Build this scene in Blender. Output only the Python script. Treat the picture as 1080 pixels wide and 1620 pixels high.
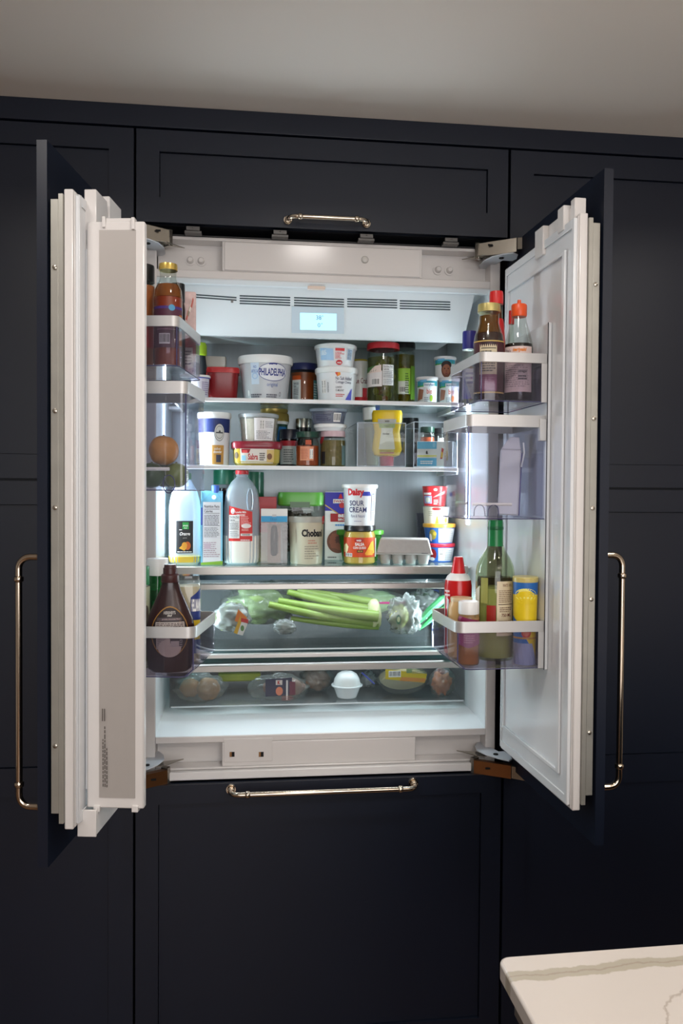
import bpy, bmesh, math, random
from mathutils import Vector, Matrix, noise
random.seed(7)
for o in list(bpy.data.objects): bpy.data.objects.remove(o)
SC = bpy.context.scene
COL = SC.collection
PI = math.pi
# ------------------------------------------------------------------ camera
CAM = Vector((-0.2007, -2.0066, 1.4502)); YAW, PITCH, ROLL, FPX = 0.1183, -0.0231, -0.007, 1303.0
Fw = Vector((math.sin(YAW)*math.cos(PITCH), math.cos(YAW)*math.cos(PITCH), math.sin(PITCH)))
Rt = Fw.cross(Vector((0, 0, 1))).normalized(); Up = Rt.cross(Fw)
Rt, Up = Rt*math.cos(ROLL)-Up*math.sin(ROLL), Rt*math.sin(ROLL)+Up*math.cos(ROLL)
cd = bpy.data.cameras.new('camera'); cam = bpy.data.objects.new('camera', cd); COL.objects.link(cam)
cd.sensor_fit = 'VERTICAL'; cd.sensor_height = 36.0; cd.lens = FPX/1620*36.0; cd.clip_start = 0.01
M = Matrix((Rt, Up, -Fw)).transposed().to_4x4(); M.translation = CAM; cam.matrix_world = M
SC.camera = cam
# ------------------------------------------------------------------ colour management, world
SC.view_settings.view_transform = 'Standard'; SC.view_settings.look = 'None'
SC.view_settings.exposure = 0.0; SC.view_settings.gamma = 1.0; SC.view_settings.use_curve_mapping = False
wd = bpy.data.worlds.new('world'); SC.world = wd; wd.use_nodes = True
wd.node_tree.nodes['Background'].inputs[0].default_value = (0.6, 0.62, 0.65, 1)
wd.node_tree.nodes['Background'].inputs[1].default_value = 0.05
# ------------------------------------------------------------------ lights
def area(name, loc, rot, sx, sy, power, col, spread=PI):
    l = bpy.data.lights.new(name, 'AREA'); l.shape = 'RECTANGLE'; l.size = sx; l.size_y = sy
    l.energy = power; l.color = col; l.spread = spread
    o = bpy.data.objects.new(name, l); COL.objects.link(o); o.location = loc; o.rotation_euler = rot
    return o
WARM = (1.0, 0.945, 0.90)
for x, pw in ((-0.75, 3.7), (0.03, 4.5), (1.2, 3.3)):
    area('ceiling_lamp', (x, -0.95, 2.345), (0, 0, 0), 0.14, 0.14, pw, WARM, math.radians(158))
for x in (-1.2, 0.4, 1.8):
    area('ceiling_lamp', (x, -2.9, 2.345), (0, 0, 0), 0.15, 0.15, 9.0, WARM, math.radians(165))
area('ceiling_fill_uplight', (0.9, -2.7, 1.75), (math.radians(180), 0, 0), 0.5, 0.5, 26, (1.0, 0.95, 0.90))  # unseen fill added to brighten the ceiling; no pendant hangs here
area('frontal_fill', (0.2, -4.85, 1.45), (math.radians(90), 0, 0), 2.6, 1.7, 59, (0.97, 0.97, 1.0))  # added soft fill behind the camera; the wall has no window
LEDC = (0.82, 0.93, 1.0)
area('led_and_fill_glow', (0.4105, 0.212, 1.50), (0, math.radians(90), 0), 0.42, 0.022, 3.0, LEDC)
area('led_and_fill_glow', (-0.4070, 0.212, 1.50), (0, math.radians(-90), 0), 0.42, 0.022, 3.0, LEDC)
area('led_and_fill_glow', (0.4105, 0.212, 1.10), (0, math.radians(90), 0), 0.16, 0.012, 2.2, LEDC)  # added fill for the lower cavity, right side; no strip on the wall here
area('led_and_fill_glow', (-0.4070, 0.212, 1.10), (0, math.radians(-90), 0), 0.16, 0.012, 2.2, LEDC)  # same added fill on the left side
area('led_and_fill_glow', (0.0, 0.215, 1.2285), (math.radians(-8), 0, 0), 0.7, 0.008, 1.1, LEDC)  # unseen fill added behind the shelf trim to brighten the upper drawer
area('led_and_fill_glow', (0.0, 0.215, 0.9985), (math.radians(-8), 0, 0), 0.7, 0.008, 0.35, LEDC)  # unseen fill added below the divider to brighten the lower drawer
area('led_and_fill_glow', (0.0, 0.058, 1.9655), (math.radians(10), 0, 0), 0.74, 0.008, 8.5, LEDC)
# ------------------------------------------------------------------ photo measurement -> world
def ray(x, y): return Fw*FPX + Rt*(x-540) - Up*(y-810)
def PY(x, y, Y):
    d = ray(x, y); return CAM + d*((Y-CAM.y)/d.y)
def PZ(x, y, Z):
    d = ray(x, y); return CAM + d*((Z-CAM.z)/d.z)
def PROJ(P):
    d = Vector(P)-CAM; z = d.dot(Fw); return 540+FPX*d.dot(Rt)/z, 810-FPX*d.dot(Up)/z
# ------------------------------------------------------------------ materials
def lin(c):
    return tuple(((v/255)/12.92 if v/255 <= 0.04045 else ((v/255+0.055)/1.055)**2.4) for v in c[:3]) + (1,)
MATS = {}
def mat(name, rgb, rough=0.5, metal=0.0, spec=0.5, alpha=1.0, emit=None, noise_amt=0.0, nscale=30, bump=0.0, coat=0.0, aniso=None, stretch=(1, 1, 1)):
    if name in MATS: return MATS[name]
    m = bpy.data.materials.new(name); m.use_nodes = True; nt = m.node_tree; b = nt.nodes['Principled BSDF']
    b.inputs['Base Color'].default_value = lin(rgb); b.inputs['Roughness'].default_value = rough
    b.inputs['Metallic'].default_value = metal; b.inputs['Specular IOR Level'].default_value = spec
    b.inputs['Alpha'].default_value = alpha; b.inputs['Coat Weight'].default_value = coat
    if emit: b.inputs['Emission Color'].default_value = lin(emit[0]); b.inputs['Emission Strength'].default_value = emit[1]
    if noise_amt or bump:
        tc = nt.nodes.new('ShaderNodeTexCoord'); mp = nt.nodes.new('ShaderNodeMapping'); mp.inputs['Scale'].default_value = stretch
        nz = nt.nodes.new('ShaderNodeTexNoise'); nz.inputs['Scale'].default_value = nscale; nz.inputs['Detail'].default_value = 4
        nt.links.new(tc.outputs['Object'], mp.inputs[0]); nt.links.new(mp.outputs[0], nz.inputs['Vector'])
        if noise_amt:
            mx = nt.nodes.new('ShaderNodeMix'); mx.data_type = 'RGBA'
            c = lin(rgb); mx.inputs[6].default_value = tuple(v*(1-noise_amt) for v in c[:3])+(1,); mx.inputs[7].default_value = tuple(min(1, v*(1+noise_amt)) for v in c[:3])+(1,)
            nt.links.new(nz.outputs['Fac'], mx.inputs[0]); nt.links.new(mx.outputs[2], b.inputs['Base Color'])
        if bump:
            bp = nt.nodes.new('ShaderNodeBump'); bp.inputs['Strength'].default_value = bump; bp.inputs['Distance'].default_value = 0.002
            nt.links.new(nz.outputs['Fac'], bp.inputs['Height']); nt.links.new(bp.outputs[0], b.inputs['Normal'])
    MATS[name] = m; return m
def clear(name, tint, haze=0.0, hazecol=(235, 240, 245), rough=0.03, ior=1.35, bump=0.0, nscale=20, gl=1.0):
    """thin clear glass or plastic wall: see-through with a fresnel sheen and a little haze"""
    if name in MATS: return MATS[name]
    m = bpy.data.materials.new(name); m.use_nodes = True; nt = m.node_tree; nt.nodes.clear()
    out = nt.nodes.new('ShaderNodeOutputMaterial'); tr = nt.nodes.new('ShaderNodeBsdfTransparent'); tr.inputs[0].default_value = lin(tint)
    df = nt.nodes.new('ShaderNodeBsdfDiffuse'); df.inputs[0].default_value = lin(hazecol)
    gs = nt.nodes.new('ShaderNodeBsdfGlossy'); gs.inputs['Roughness'].default_value = rough; gs.inputs[0].default_value = (gl, gl, gl, 1)
    f0 = ((ior-1)/(ior+1))**2
    lw = nt.nodes.new('ShaderNodeLayerWeight'); lw.inputs[0].default_value = 0.5
    pw = nt.nodes.new('ShaderNodeMath'); pw.operation = 'POWER'; pw.inputs[1].default_value = 4.0
    fr = nt.nodes.new('ShaderNodeMath'); fr.operation = 'MULTIPLY_ADD'; fr.inputs[1].default_value = (1-f0)*0.6; fr.inputs[2].default_value = f0
    nt.links.new(lw.outputs['Facing'], pw.inputs[0]); nt.links.new(pw.outputs[0], fr.inputs[0])
    m1 = nt.nodes.new('ShaderNodeMixShader'); m1.inputs[0].default_value = haze
    m2 = nt.nodes.new('ShaderNodeMixShader')
    L = nt.links.new
    L(tr.outputs[0], m1.inputs[1]); L(df.outputs[0], m1.inputs[2]); L(fr.outputs[0], m2.inputs[0]); L(m1.outputs[0], m2.inputs[1]); L(gs.outputs[0], m2.inputs[2]); L(m2.outputs[0], out.inputs[0])
    if bump:
        tc = nt.nodes.new('ShaderNodeTexCoord'); nz = nt.nodes.new('ShaderNodeTexNoise'); nz.inputs['Scale'].default_value = nscale; nz.inputs['Detail'].default_value = 3
        bp = nt.nodes.new('ShaderNodeBump'); bp.inputs['Strength'].default_value = bump; bp.inputs['Distance'].default_value = 0.01
        L(tc.outputs['Object'], nz.inputs['Vector']); L(nz.outputs['Fac'], bp.inputs['Height']); L(bp.outputs[0], gs.inputs['Normal']); L(bp.outputs[0], lw.inputs['Normal'])
    MATS[name] = m; return m
def print_mat():
    m = bpy.data.materials.new('printed_label'); m.use_nodes = True; nt = m.node_tree; b = nt.nodes['Principled BSDF']
    a = nt.nodes.new('ShaderNodeAttribute'); a.attribute_name = 'Col'; nt.links.new(a.outputs['Color'], b.inputs['Base Color'])
    b.inputs['Roughness'].default_value = 0.45; b.inputs['Specular IOR Level'].default_value = 0.35
    return m
PRINT = print_mat()
NAVY = mat('navy_satin_paint', (13, 21, 37), 0.40, noise_amt=0.06, nscale=6, spec=0.45)
NAVYIN = mat('navy_carcass', (22, 25, 32), 0.6)
WHITE = mat('white_enamel', (220, 216, 213), 0.16, spec=0.5)
LINER = mat('white_liner_plastic', (222, 224, 226), 0.16, spec=0.5)
CAVITY = mat('fridge_liner_white', (222, 228, 230), 0.3)
BACKW = mat('brushed_grey_rear_panel', (132, 139, 142), 0.32, metal=0.35, noise_amt=0.08, nscale=8, stretch=(14, 1, 0.6))
GASKET = mat('gasket_grey', (176, 172, 168), 0.6)
STEEL = mat('brushed_steel', (178, 174, 168), 0.34, metal=0.85, noise_amt=0.06, nscale=40, stretch=(0.05, 1, 1))
ZINC = mat('galvanised_strip', (168, 166, 158), 0.42, metal=0.6, noise_amt=0.12, nscale=25)
NICKEL = mat('polished_nickel', (206, 192, 174), 0.14, metal=1.0)
HINGEM = mat('hinge_steel', (172, 166, 155), 0.25, metal=0.9)
HINGEP = mat('hinge_cover_plastic', (196, 200, 206), 0.4)
DARK = mat('dark_gap', (10, 10, 12), 0.8)
TRIMM = mat('satin_aluminium', (198, 196, 194), 0.4, metal=0.55, noise_amt=0.04, nscale=60, stretch=(0.1, 0.1, 1))
MULG = mat('grey_mullion_plate', (172, 166, 161), 0.42, metal=0.1)
SHELFG = mat('shelf_edge_white', (228, 230, 230), 0.3)
BINC = clear('bin_clear_plastic', (246, 247, 252), 0.02, (225, 230, 240), 0.04, 1.4)
BIND = clear('bin_smoke_plastic', (236, 234, 240), 0.02, (200, 200, 215), 0.04, 1.35)
BINE = clear('bin_edge_violet', (90, 84, 130), 0.35, (120, 118, 165), 0.05, 1.5)
SHELFC = clear('shelf_glass', (222, 236, 234), 0.08, (210, 225, 225), 0.03, 1.45)
DRAWC = clear('drawer_clear', (244, 246, 246), 0.015, (220, 225, 225), 0.03, 1.3)
GLASS = clear('jar_glass', (236, 240, 236), 0.0, rough=0.03, ior=1.45)
GLASSG = clear('green_tint_glass', (205, 222, 196), 0.0, rough=0.03, ior=1.45)
GLASSR = clear('amber_glass', (120, 70, 40), 0.0, rough=0.03, ior=1.45)
BAG = clear('plastic_bag', (232, 236, 234), 0.10, (215, 225, 222), 0.12, 1.5, bump=1.0, nscale=28)
BAGH = clear('hazy_plastic_bag', (200, 205, 200), 0.28, (200, 205, 205), 0.18, 1.5, bump=1.0, nscale=22)
MILKP = clear('milky_plastic', (236, 240, 244), 0.40, (205, 214, 224), 0.3, 1.4)
def PL(name, rgb, rough=0.35, **k): return mat('plastic_'+name, rgb, rough, **k)
def FD(name, rgb, rough=0.35, na=0.35, ns=60, **k): return mat('food_'+name, rgb, rough, noise_amt=na, nscale=ns, **k)
LED = mat('led_diffuser', (200, 230, 255), 0.5, emit=((205, 232, 255), 4.0))
# ------------------------------------------------------------------ mesh builder
class MB:
    def __init__(s): s.v = []; s.f = []; s.m = []; s.mats = []
    def mi(s, m):
        if m is None: return 0
        if m not in s.mats: s.mats.append(m)
        return s.mats.index(m)
    def add(s, vs, fs, m=None):
        k = len(s.v); s.v += [Vector(p) for p in vs]; i = s.mi(m)
        for f in fs: s.f.append([k+q for q in f]); s.m.append(i)
        return s
    def box(s, x0, x1, y0, y1, z0, z1, m=None, fn=None):
        vs = [(x, y, z) for x in (x0, x1) for y in (y0, y1) for z in (z0, z1)]
        if fn: vs = [fn(*p) for p in vs]
        return s.add(vs, [(0, 1, 3, 2), (4, 6, 7, 5), (0, 4, 5, 1), (2, 3, 7, 6), (0, 2, 6, 4), (1, 5, 7, 3)], m)
    def prism(s, pts, z0, z1, m=None, fn=None):
        n = len(pts); vs = [(p[0], p[1], z0) for p in pts]+[(p[0], p[1], z1) for p in pts]
        if fn: vs = [fn(*p) for p in vs]
        return s.add(vs, [tuple(range(n))[::-1], tuple(range(n, 2*n))]+[(i, (i+1) % n, (i+1) % n+n, i+n) for i in range(n)], m)
    def lathe(s, prof, n=36, sx=1.0, sy=1.0, e=2.0, c=(0, 0, 0), m=None, fn=None):
        vs = []; fs = []
        for r, z in prof:
            for i in range(n):
                a = 2*PI*i/n; g = sup(a, e)
                vs.append((c[0]+r*sx*g*math.sin(a), c[1]-r*sy*g*math.cos(a), c[2]+z))
        k = len(prof)
        for j in range(k-1):
            for i in range(n): fs.append((j*n+i, j*n+(i+1) % n, (j+1)*n+(i+1) % n, (j+1)*n+i))
        if prof[0][0] > 1e-5: fs.append(tuple(range(n))[::-1])
        if prof[-1][0] > 1e-5: fs.append(tuple((k-1)*n+i for i in range(n)))
        if fn: vs = [fn(*p) for p in vs]
        return s.add(vs, fs, m)
    def tube(s, path, r, n=12, m=None):
        P = [Vector(p) for p in path]; rr = r if isinstance(r, (list, tuple)) else [r]*len(P)
        vs = []; fs = []; up = None
        for i, p in enumerate(P):
            t = (P[min(i+1, len(P)-1)]-P[max(i-1, 0)]).normalized()
            if up is None: up = t.orthogonal().normalized()
            up = (up-t*up.dot(t)).normalized(); b = t.cross(up)
            for k in range(n):
                a = 2*PI*k/n; vs.append(p+(up*math.cos(a)+b*math.sin(a))*rr[i])
        for j in range(len(P)-1):
            for k in range(n): fs.append((j*n+k, j*n+(k+1) % n, (j+1)*n+(k+1) % n, (j+1)*n+k))
        fs.append(tuple(range(n))[::-1]); fs.append(tuple((len(P)-1)*n+k for k in range(n)))
        return s.add(vs, fs, m)
    def blob(s, c, r, amt=0.15, freq=2.0, seed=0, nu=28, nv=18, m=None, flat=None, e=2.0, rot=0.0):
        vs = []; fs = []; off = Vector((seed*3.1, seed*1.7, seed*.9)); cr, sr = math.cos(rot), math.sin(rot)
        for j in range(nv+1):
            t = PI*j/nv
            for i in range(nu):
                a = 2*PI*i/nu; d = Vector((math.sin(t)*math.cos(a), math.sin(t)*math.sin(a), math.cos(t)))
                k = 1+amt*noise.noise(d*freq+off)*2+amt*.5*noise.noise(d*freq*3+off)
                x, y, z = r[0]*d.x*k, r[1]*d.y*k, r[2]*d.z*k
                if flat is not None: z = max(z, flat)
                x, z = x*cr-z*sr, x*sr+z*cr
                vs.append((c[0]+x, c[1]+y, c[2]+z))
        for j in range(nv):
            for i in range(nu): fs.append((j*nu+i, (j+1)*nu+i, (j+1)*nu+(i+1) % nu, j*nu+(i+1) % nu))
        return s.add(vs, fs, m)
    def build(s, name, m=None, parent=None, bevel=0.0, smooth=35, world=True, seg=2, normals=True):
        me = bpy.data.meshes.new(name)
        W = wmat(parent).inverted() if (parent and world) else None
        vs = [W @ p for p in s.v] if W else s.v
        me.from_pydata([tuple(p) for p in vs], [], s.f)
        if not s.mats: s.mats = [m or WHITE]
        for q in s.mats: me.materials.append(q or m)
        me.polygons.foreach_set('material_index', s.m)
        bm = bmesh.new(); bm.from_mesh(me); bmesh.ops.remove_doubles(bm, verts=bm.verts, dist=1e-6)
        if normals: bmesh.ops.recalc_face_normals(bm, faces=bm.faces)
        bm.to_mesh(me); bm.free()
        me.polygons.foreach_set('use_smooth', [True]*len(me.polygons)); me.set_sharp_from_angle(angle=math.radians(smooth)); me.update()
        o = bpy.data.objects.new(name, me); COL.objects.link(o)
        if parent: o.parent = parent
        if bevel:
            b = o.modifiers.new('bevel', 'BEVEL'); b.width = bevel; b.segments = seg; b.limit_method = 'ANGLE'; b.angle_limit = math.radians(40); b.harden_normals = False
        return o
def sup(a, e):
    if e == 2.0: return 1.0
    return 1.0/((abs(math.cos(a))**e+abs(math.sin(a))**e)**(1/e))
def wmat(o):
    m = Matrix.LocRotScale(o.location, o.rotation_euler, None)
    return (wmat(o.parent) @ m) if o.parent else m
def tag(o, label=None, cat=None, group=None, kind=None):
    if label: o['label'] = label
    if cat: o['category'] = cat
    if group: o['group'] = group
    if kind: o['kind'] = kind
    return o
def thing(name, label, cat, loc, rotz=0.0, group=None):
    o = bpy.data.objects.new(name, None); COL.objects.link(o); o.location = loc; o.rotation_euler = (0, 0, rotz); o.empty_display_size = 0.05
    return tag(o, label, cat, group)
# ------------------------------------------------------------------ labels printed on surfaces
TCACHE = {}
def text_polys(s, bold=0.0, shear=0.0):
    k = (s, bold, shear)
    if k not in TCACHE:
        cu = bpy.data.curves.new('t', 'FONT'); cu.body = s; cu.size = 1; cu.resolution_u = 2; cu.offset = bold; cu.shear = shear; cu.fill_mode = 'FRONT'
        o = bpy.data.objects.new('t', cu); COL.objects.link(o); dg = bpy.context.evaluated_depsgraph_get()
        me = bpy.data.meshes.new_from_object(o.evaluated_get(dg))
        vs = [(v.co.x, v.co.y) for v in me.vertices]; fs = [tuple(p.vertices) for p in me.polygons]
        bpy.data.objects.remove(o); bpy.data.curves.remove(cu); bpy.data.meshes.remove(me)
        x0 = min(v[0] for v in vs); x1 = max(v[0] for v in vs); y0 = min(v[1] for v in vs); y1 = max(v[1] for v in vs)
        TCACHE[k] = ([((x-x0)/(x1-x0), (y-y0)/(y1-y0)) for x, y in vs], fs)
    return TCACHE[k]
class Label:
    """map(s,t,h)->local point ; s,t in units of the thing (s about -1..1, t 0..1), h offset off the surface"""
    def __init__(s, fn, step=0.13): s.fn = fn; s.v = []; s.f = []; s.c = []; s.n = 0; s.step = step; s.rd = random.Random(5)
    def h(s): s.n += 1; return 0.0004+0.00012*s.n
    def rect(s, s0, t0, s1, t1, col, skew=0.0):
        h = s.h(); nu = max(1, math.ceil(abs(s1-s0)/s.step)); nv = max(1, math.ceil(abs(t1-t0)/0.1)); k = len(s.v)
        for j in range(nv+1):
            for i in range(nu+1): s.v.append(s.fn(s0+(s1-s0)*i/nu+skew*j/nv, t0+(t1-t0)*j/nv, h))
        for j in range(nv):
            for i in range(nu): s.f.append((k+j*(nu+1)+i, k+j*(nu+1)+i+1, k+(j+1)*(nu+1)+i+1, k+(j+1)*(nu+1)+i)); s.c.append(col)
    def quad(s, pts, col):
        h = s.h(); k = len(s.v); n = 6
        for j in range(n+1):
            for i in range(n+1):
                u, v = i/n, j/n
                a = [(1-u)*(1-v), u*(1-v), u*v, (1-u)*v]
                s.v.append(s.fn(sum(a[q]*pts[q][0] for q in range(4)), sum(a[q]*pts[q][1] for q in range(4)), h))
        for j in range(n):
            for i in range(n): s.f.append((k+j*(n+1)+i, k+j*(n+1)+i+1, k+(j+1)*(n+1)+i+1, k+(j+1)*(n+1)+i)); s.c.append(col)
    def ell(s, cs, ct, rs, rt, col, ring=0.0, n=28, wob=0.0, seed=1):
        h = s.h(); k = len(s.v); rd = random.Random(seed); w = [1+wob*rd.uniform(-1, 1) for _ in range(n)]
        rings = [1.0, 1-ring] if ring else [1.0, 0.66, 0.33, 0.0]
        for q in rings:
            for i in range(n): s.v.append(s.fn(cs+rs*q*w[i]*math.cos(2*PI*i/n), ct+rt*q*w[i]*math.sin(2*PI*i/n), h))
        for j in range(len(rings)-1):
            for i in range(n): s.f.append((k+j*n+i, k+j*n+(i+1) % n, k+(j+1)*n+(i+1) % n, k+(j+1)*n+i)); s.c.append(col)
    def text(s, st, s0, t0, s1, t1, col, bold=0.0, shear=0.0):
        h = s.h(); k = len(s.v); vs, fs = text_polys(st, bold, shear)
        for x, y in vs: s.v.append(s.fn(s0+(s1-s0)*x, t0+(t1-t0)*y, h))
        for f in fs: s.f.append(tuple(k+q for q in f)); s.c.append(col)
    def lines(s, s0, t0, s1, t1, n, col, fill=0.5, rag=0.3):
        h = s.h(); dt = (t1-t0)/n
        for j in range(n):
            x = s0; end = s1-(s1-s0)*rag*s.rd.random(); tt = t0+dt*j
            while x < end:
                w = (s1-s0)*s.rd.uniform(0.06, 0.2); e = min(x+w, end); k = len(s.v)
                s.v += [s.fn(x, tt, h), s.fn(e, tt, h), s.fn(e, tt+dt*fill, h), s.fn(x, tt+dt*fill, h)]
                s.f.append((k, k+1, k+2, k+3)); s.c.append(col); x = e+(s1-s0)*0.025
    def barcode(s, s0, t0, s1, t1, vert=False, bg=(235, 232, 228)):
        s.rect(s0, t0, s1, t1, bg); h = s.h(); x = 0.06
        while x < 0.92:
            w = s.rd.uniform(0.015, 0.05); k = len(s.v)
            a, b = (x, x+w)
            if vert: q = [(s0+(s1-s0)*.1, t0+(t1-t0)*a), (s1-(s1-s0)*.1, t0+(t1-t0)*a), (s1-(s1-s0)*.1, t0+(t1-t0)*b), (s0+(s1-s0)*.1, t0+(t1-t0)*b)]
            else: q = [(s0+(s1-s0)*a, t0+(t1-t0)*.15), (s0+(s1-s0)*b, t0+(t1-t0)*.15), (s0+(s1-s0)*b, t1-(t1-t0)*.1), (s0+(s1-s0)*a, t1-(t1-t0)*.1)]
            s.v += [s.fn(p[0], p[1], h) for p in q]; s.f.append((k, k+1, k+2, k+3)); s.c.append((30, 30, 32)); x += w+s.rd.uniform(0.02, 0.05)
    def facts(s, s0, t0, s1, t1, bg=(238, 238, 236), title='Nutrition Facts'):
        s.rect(s0, t0, s1, t1, bg); w = s1-s0; h = t1-t0; K = (40, 42, 50)
        s.text(title, s0+w*.06, t1-h*.12, s0+w*.94, t1-h*.04, K, 0.02)
        for q in (.15, .27, .62): s.rect(s0+w*.05, t1-h*q-h*.012, s0+w*.95, t1-h*q, K)
        s.text('Calories', s0+w*.06, t1-h*.25, s0+w*.55, t1-h*.18, K, 0.02)
        s.lines(s0+w*.06, t1-h*.6, s0+w*.94, t1-h*.3, 7, (90, 92, 98), 0.45, 0.15); s.lines(s0+w*.06, t0+h*.05, s0+w*.94, t1-h*.66, 7, (110, 112, 118), 0.4, 0.2)
    def build(s, parent, name='label'):
        me = bpy.data.meshes.new(name); me.from_pydata([tuple(v) for v in s.v], [], s.f); me.materials.append(PRINT)
        ca = me.color_attributes.new('Col', 'FLOAT_COLOR', 'CORNER'); buf = []
        for p, c in zip(me.polygons, s.c): buf += list(lin(c))*p.loop_total
        ca.data.foreach_set('color', buf)
        o = bpy.data.objects.new(name, me); COL.objects.link(o); o.parent = parent; return o
# ================================================================== ROOM
def struct(o): return tag(o, kind='structure')
CEIL = mat('ceiling_paint', (232, 226, 218), 0.75)
WALLP = mat('wall_paint', (196, 190, 182), 0.8)
FLOORM = mat('oak_floor', (112, 84, 60), 0.45, noise_amt=0.2, nscale=5, stretch=(1, 12, 1))
struct(MB().box(-3.2, 3.2, -5, 0.66, 2.362, 2.42).build('ceiling', CEIL))
struct(MB().box(-3.2, 3.2, -5, 0.66, -0.05, 0).build('floor', FLOORM))
struct(MB().box(-3.2, 3.2, 0.64, 0.70, 0, 2.362).build('wall_back', WALLP))
struct(MB().box(-3.26, -3.2, -5, 0.7, 0, 2.362).build('wall_left', WALLP))
struct(MB().box(3.2, 3.26, -5, 0.7, 0, 2.362).build('wall_right', WALLP))
struct(MB().box(-3.2, 3.2, -5.06, -5, 0, 2.362).build('wall_front', WALLP))
struct(MB().box(-1.9, 1.9, -0.004, 0.30, 2.3105, 2.3615).build('trim_1', NAVY, bevel=0.0015))
# ================================================================== CABINETS
def shaker(x0, x1, z0, z1, panels, parent, name='door', y=0.0, t=0.019, rec=0.008, mtl=None):
    """frame with recessed panels; panels = list of (px0,px1,pz0,pz1), from top to bottom"""
    mtl = mtl or NAVY; b = MB()
    px0, px1 = panels[0][0], panels[0][1]
    b.box(x0, px0, y, y+t, z0, z1); b.box(px1, x1, y, y+t, z0, z1)
    edges = [z1]
    for p in panels: edges += [p[3], p[2]]
    edges.append(z0)
    for i in range(0, len(edges), 2): b.box(px0, px1, y, y+t, edges[i+1], edges[i])
    o = b.build(name, mtl, parent)
    for p in panels: MB().box(p[0]+.0013, p[1]-.0013, y+rec, y+t-.001, p[2]+.0013, p[3]-.0013).build('panel', mtl, o)
    return o
def arcpath(fn, L, out, r):
    """handle centreline in (along, out)"""
    P = [(0, 0), (0, out-r)]
    for k in range(1, 7): a = PI/2*k/6; P.append((r-r*math.cos(a), out-r+r*math.sin(a)))
    Q = [(L-a, b) for a, b in reversed(P)]
    return [fn(a, b) for a, b in P+Q]
def handle(parent, fn, L, out=0.05, rad=0.0062, col=0.055, name='handle'):
    b = MB(); b.tube(arcpath(fn, L, out, 0.022), rad, 14)
    def ring(a0, a1, o0, o1, ra, rb):
        p, q = Vector(fn(a0, o0)), Vector(fn(a1, o1)); mid = (p+q)/2
        b.tube([p, p+(q-p)*.2, mid, p+(q-p)*.8, q], [ra, rb, rb, rb, ra], 16)
    for a in (col, L-col): ring(a-.006, a+.006, out, out, rad*1.0, rad*1.42)
    for a in (0, L): ring(a, a, 0.0, 0.007, rad*1.9, rad*1.7); ring(a, a, .010, .020, rad, rad*1.4)
    return b.build(name, NICKEL, parent, smooth=50)
LC = thing('tall_cabinet', 'navy shaker tall pantry cabinet to the left of the refrigerator', 'cabinet', (-0.88, 0.3, 0))
b = MB().box(-1.305, -0.462, 0.0205, 0.62, 0.055, 2.306); b.box(-1.305, -0.462, 0.06, 0.62, 0.0005, 0.055); b.build('carcass', NAVYIN, LC)
shaker(-1.303, -0.4615, 1.4795, 2.3065, [(-1.243, -0.5185, 1.536, 2.256)], LC)
shaker(-1.303, -0.4615, 0.058, 1.4735, [(-1.243, -0.5185, 0.794, 1.418), (-1.243, -0.5185, 0.118, 0.725)], LC)
RC = thing('tall_cabinet', 'navy shaker tall pantry cabinet to the right of the refrigerator', 'cabinet', (0.88, 0.3, 0))
b = MB().box(0.459, 1.305, 0.0205, 0.62, 0.055, 2.306); b.box(0.459, 1.305, 0.06, 0.62, 0.0005, 0.055); b.build('carcass', NAVYIN, RC)
shaker(0.4565, 1.303, 1.4695, 2.3065, [(0.5155, 1.243, 1.527, 2.251)], RC)
shaker(0.4565, 1.303, 0.058, 1.4635, [(0.5155, 1.243, 0.780, 1.407), (0.5155, 1.243, 0.118, 0.708)], RC)
for sx, side in ((-1, 'left'), (1, 'right')):
    c = thing('tall_cabinet', 'edge of the navy tall cabinet furthest %s of the refrigerator' % side, 'cabinet', (sx*1.6, 0.3, 0))
    xs = sorted((sx*1.309, sx*1.9))
    MB().box(xs[0], xs[1], 0.0205, 0.62, 0.0005, 2.306).build('carcass', NAVYIN, c)
    shaker(xs[0]+.002, xs[1]-.002, 0.058, 2.3065, [(xs[0]+.06, xs[1]-.06, 1.5, 2.25), (xs[0]+.06, xs[1]-.06, 0.118, 1.42)], c)
TC = thing('overhead_cabinet', 'low navy cabinet with a short nickel pull above the refrigerator', 'cabinet', (0, 0.3, 2.088))
MB().box(-0.455, 0.452, 0.0205, 0.62, 2.0895, 2.306).build('carcass', NAVYIN, TC)
d = shaker(-0.4555, 0.4495, 2.0895, 2.3065, [(-0.402, 0.398, 2.148, 2.256)], TC)
hx0, hx1 = PY(456, 342, -.03).x, PY(582, 345, -.03).x
handle(d, lambda a, o: (hx0+a, -o, 2.1065), hx1-hx0, 0.036, 0.0052, 0.028)
# ================================================================== REFRIGERATOR
FR = thing('refrigerator', 'built-in navy panelled refrigerator with both white-lined doors open', 'refrigerator', (0, 0.3, 0))
XO, XL, XR, YR = 0.442, -0.413, 0.4166, 0.47
b = MB(); b.box(-XO, XL, .03, .6, .743, 2.068); b.box(XR, XO, .03, .6, .743, 2.068)
b.box(XL, XR, .075, .6, .743, .850); b.box(XL, XR, .075, .6, 1.9685, 2.068); b.box(XL, XR, YR, .6, .85, 1.9685)
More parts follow.
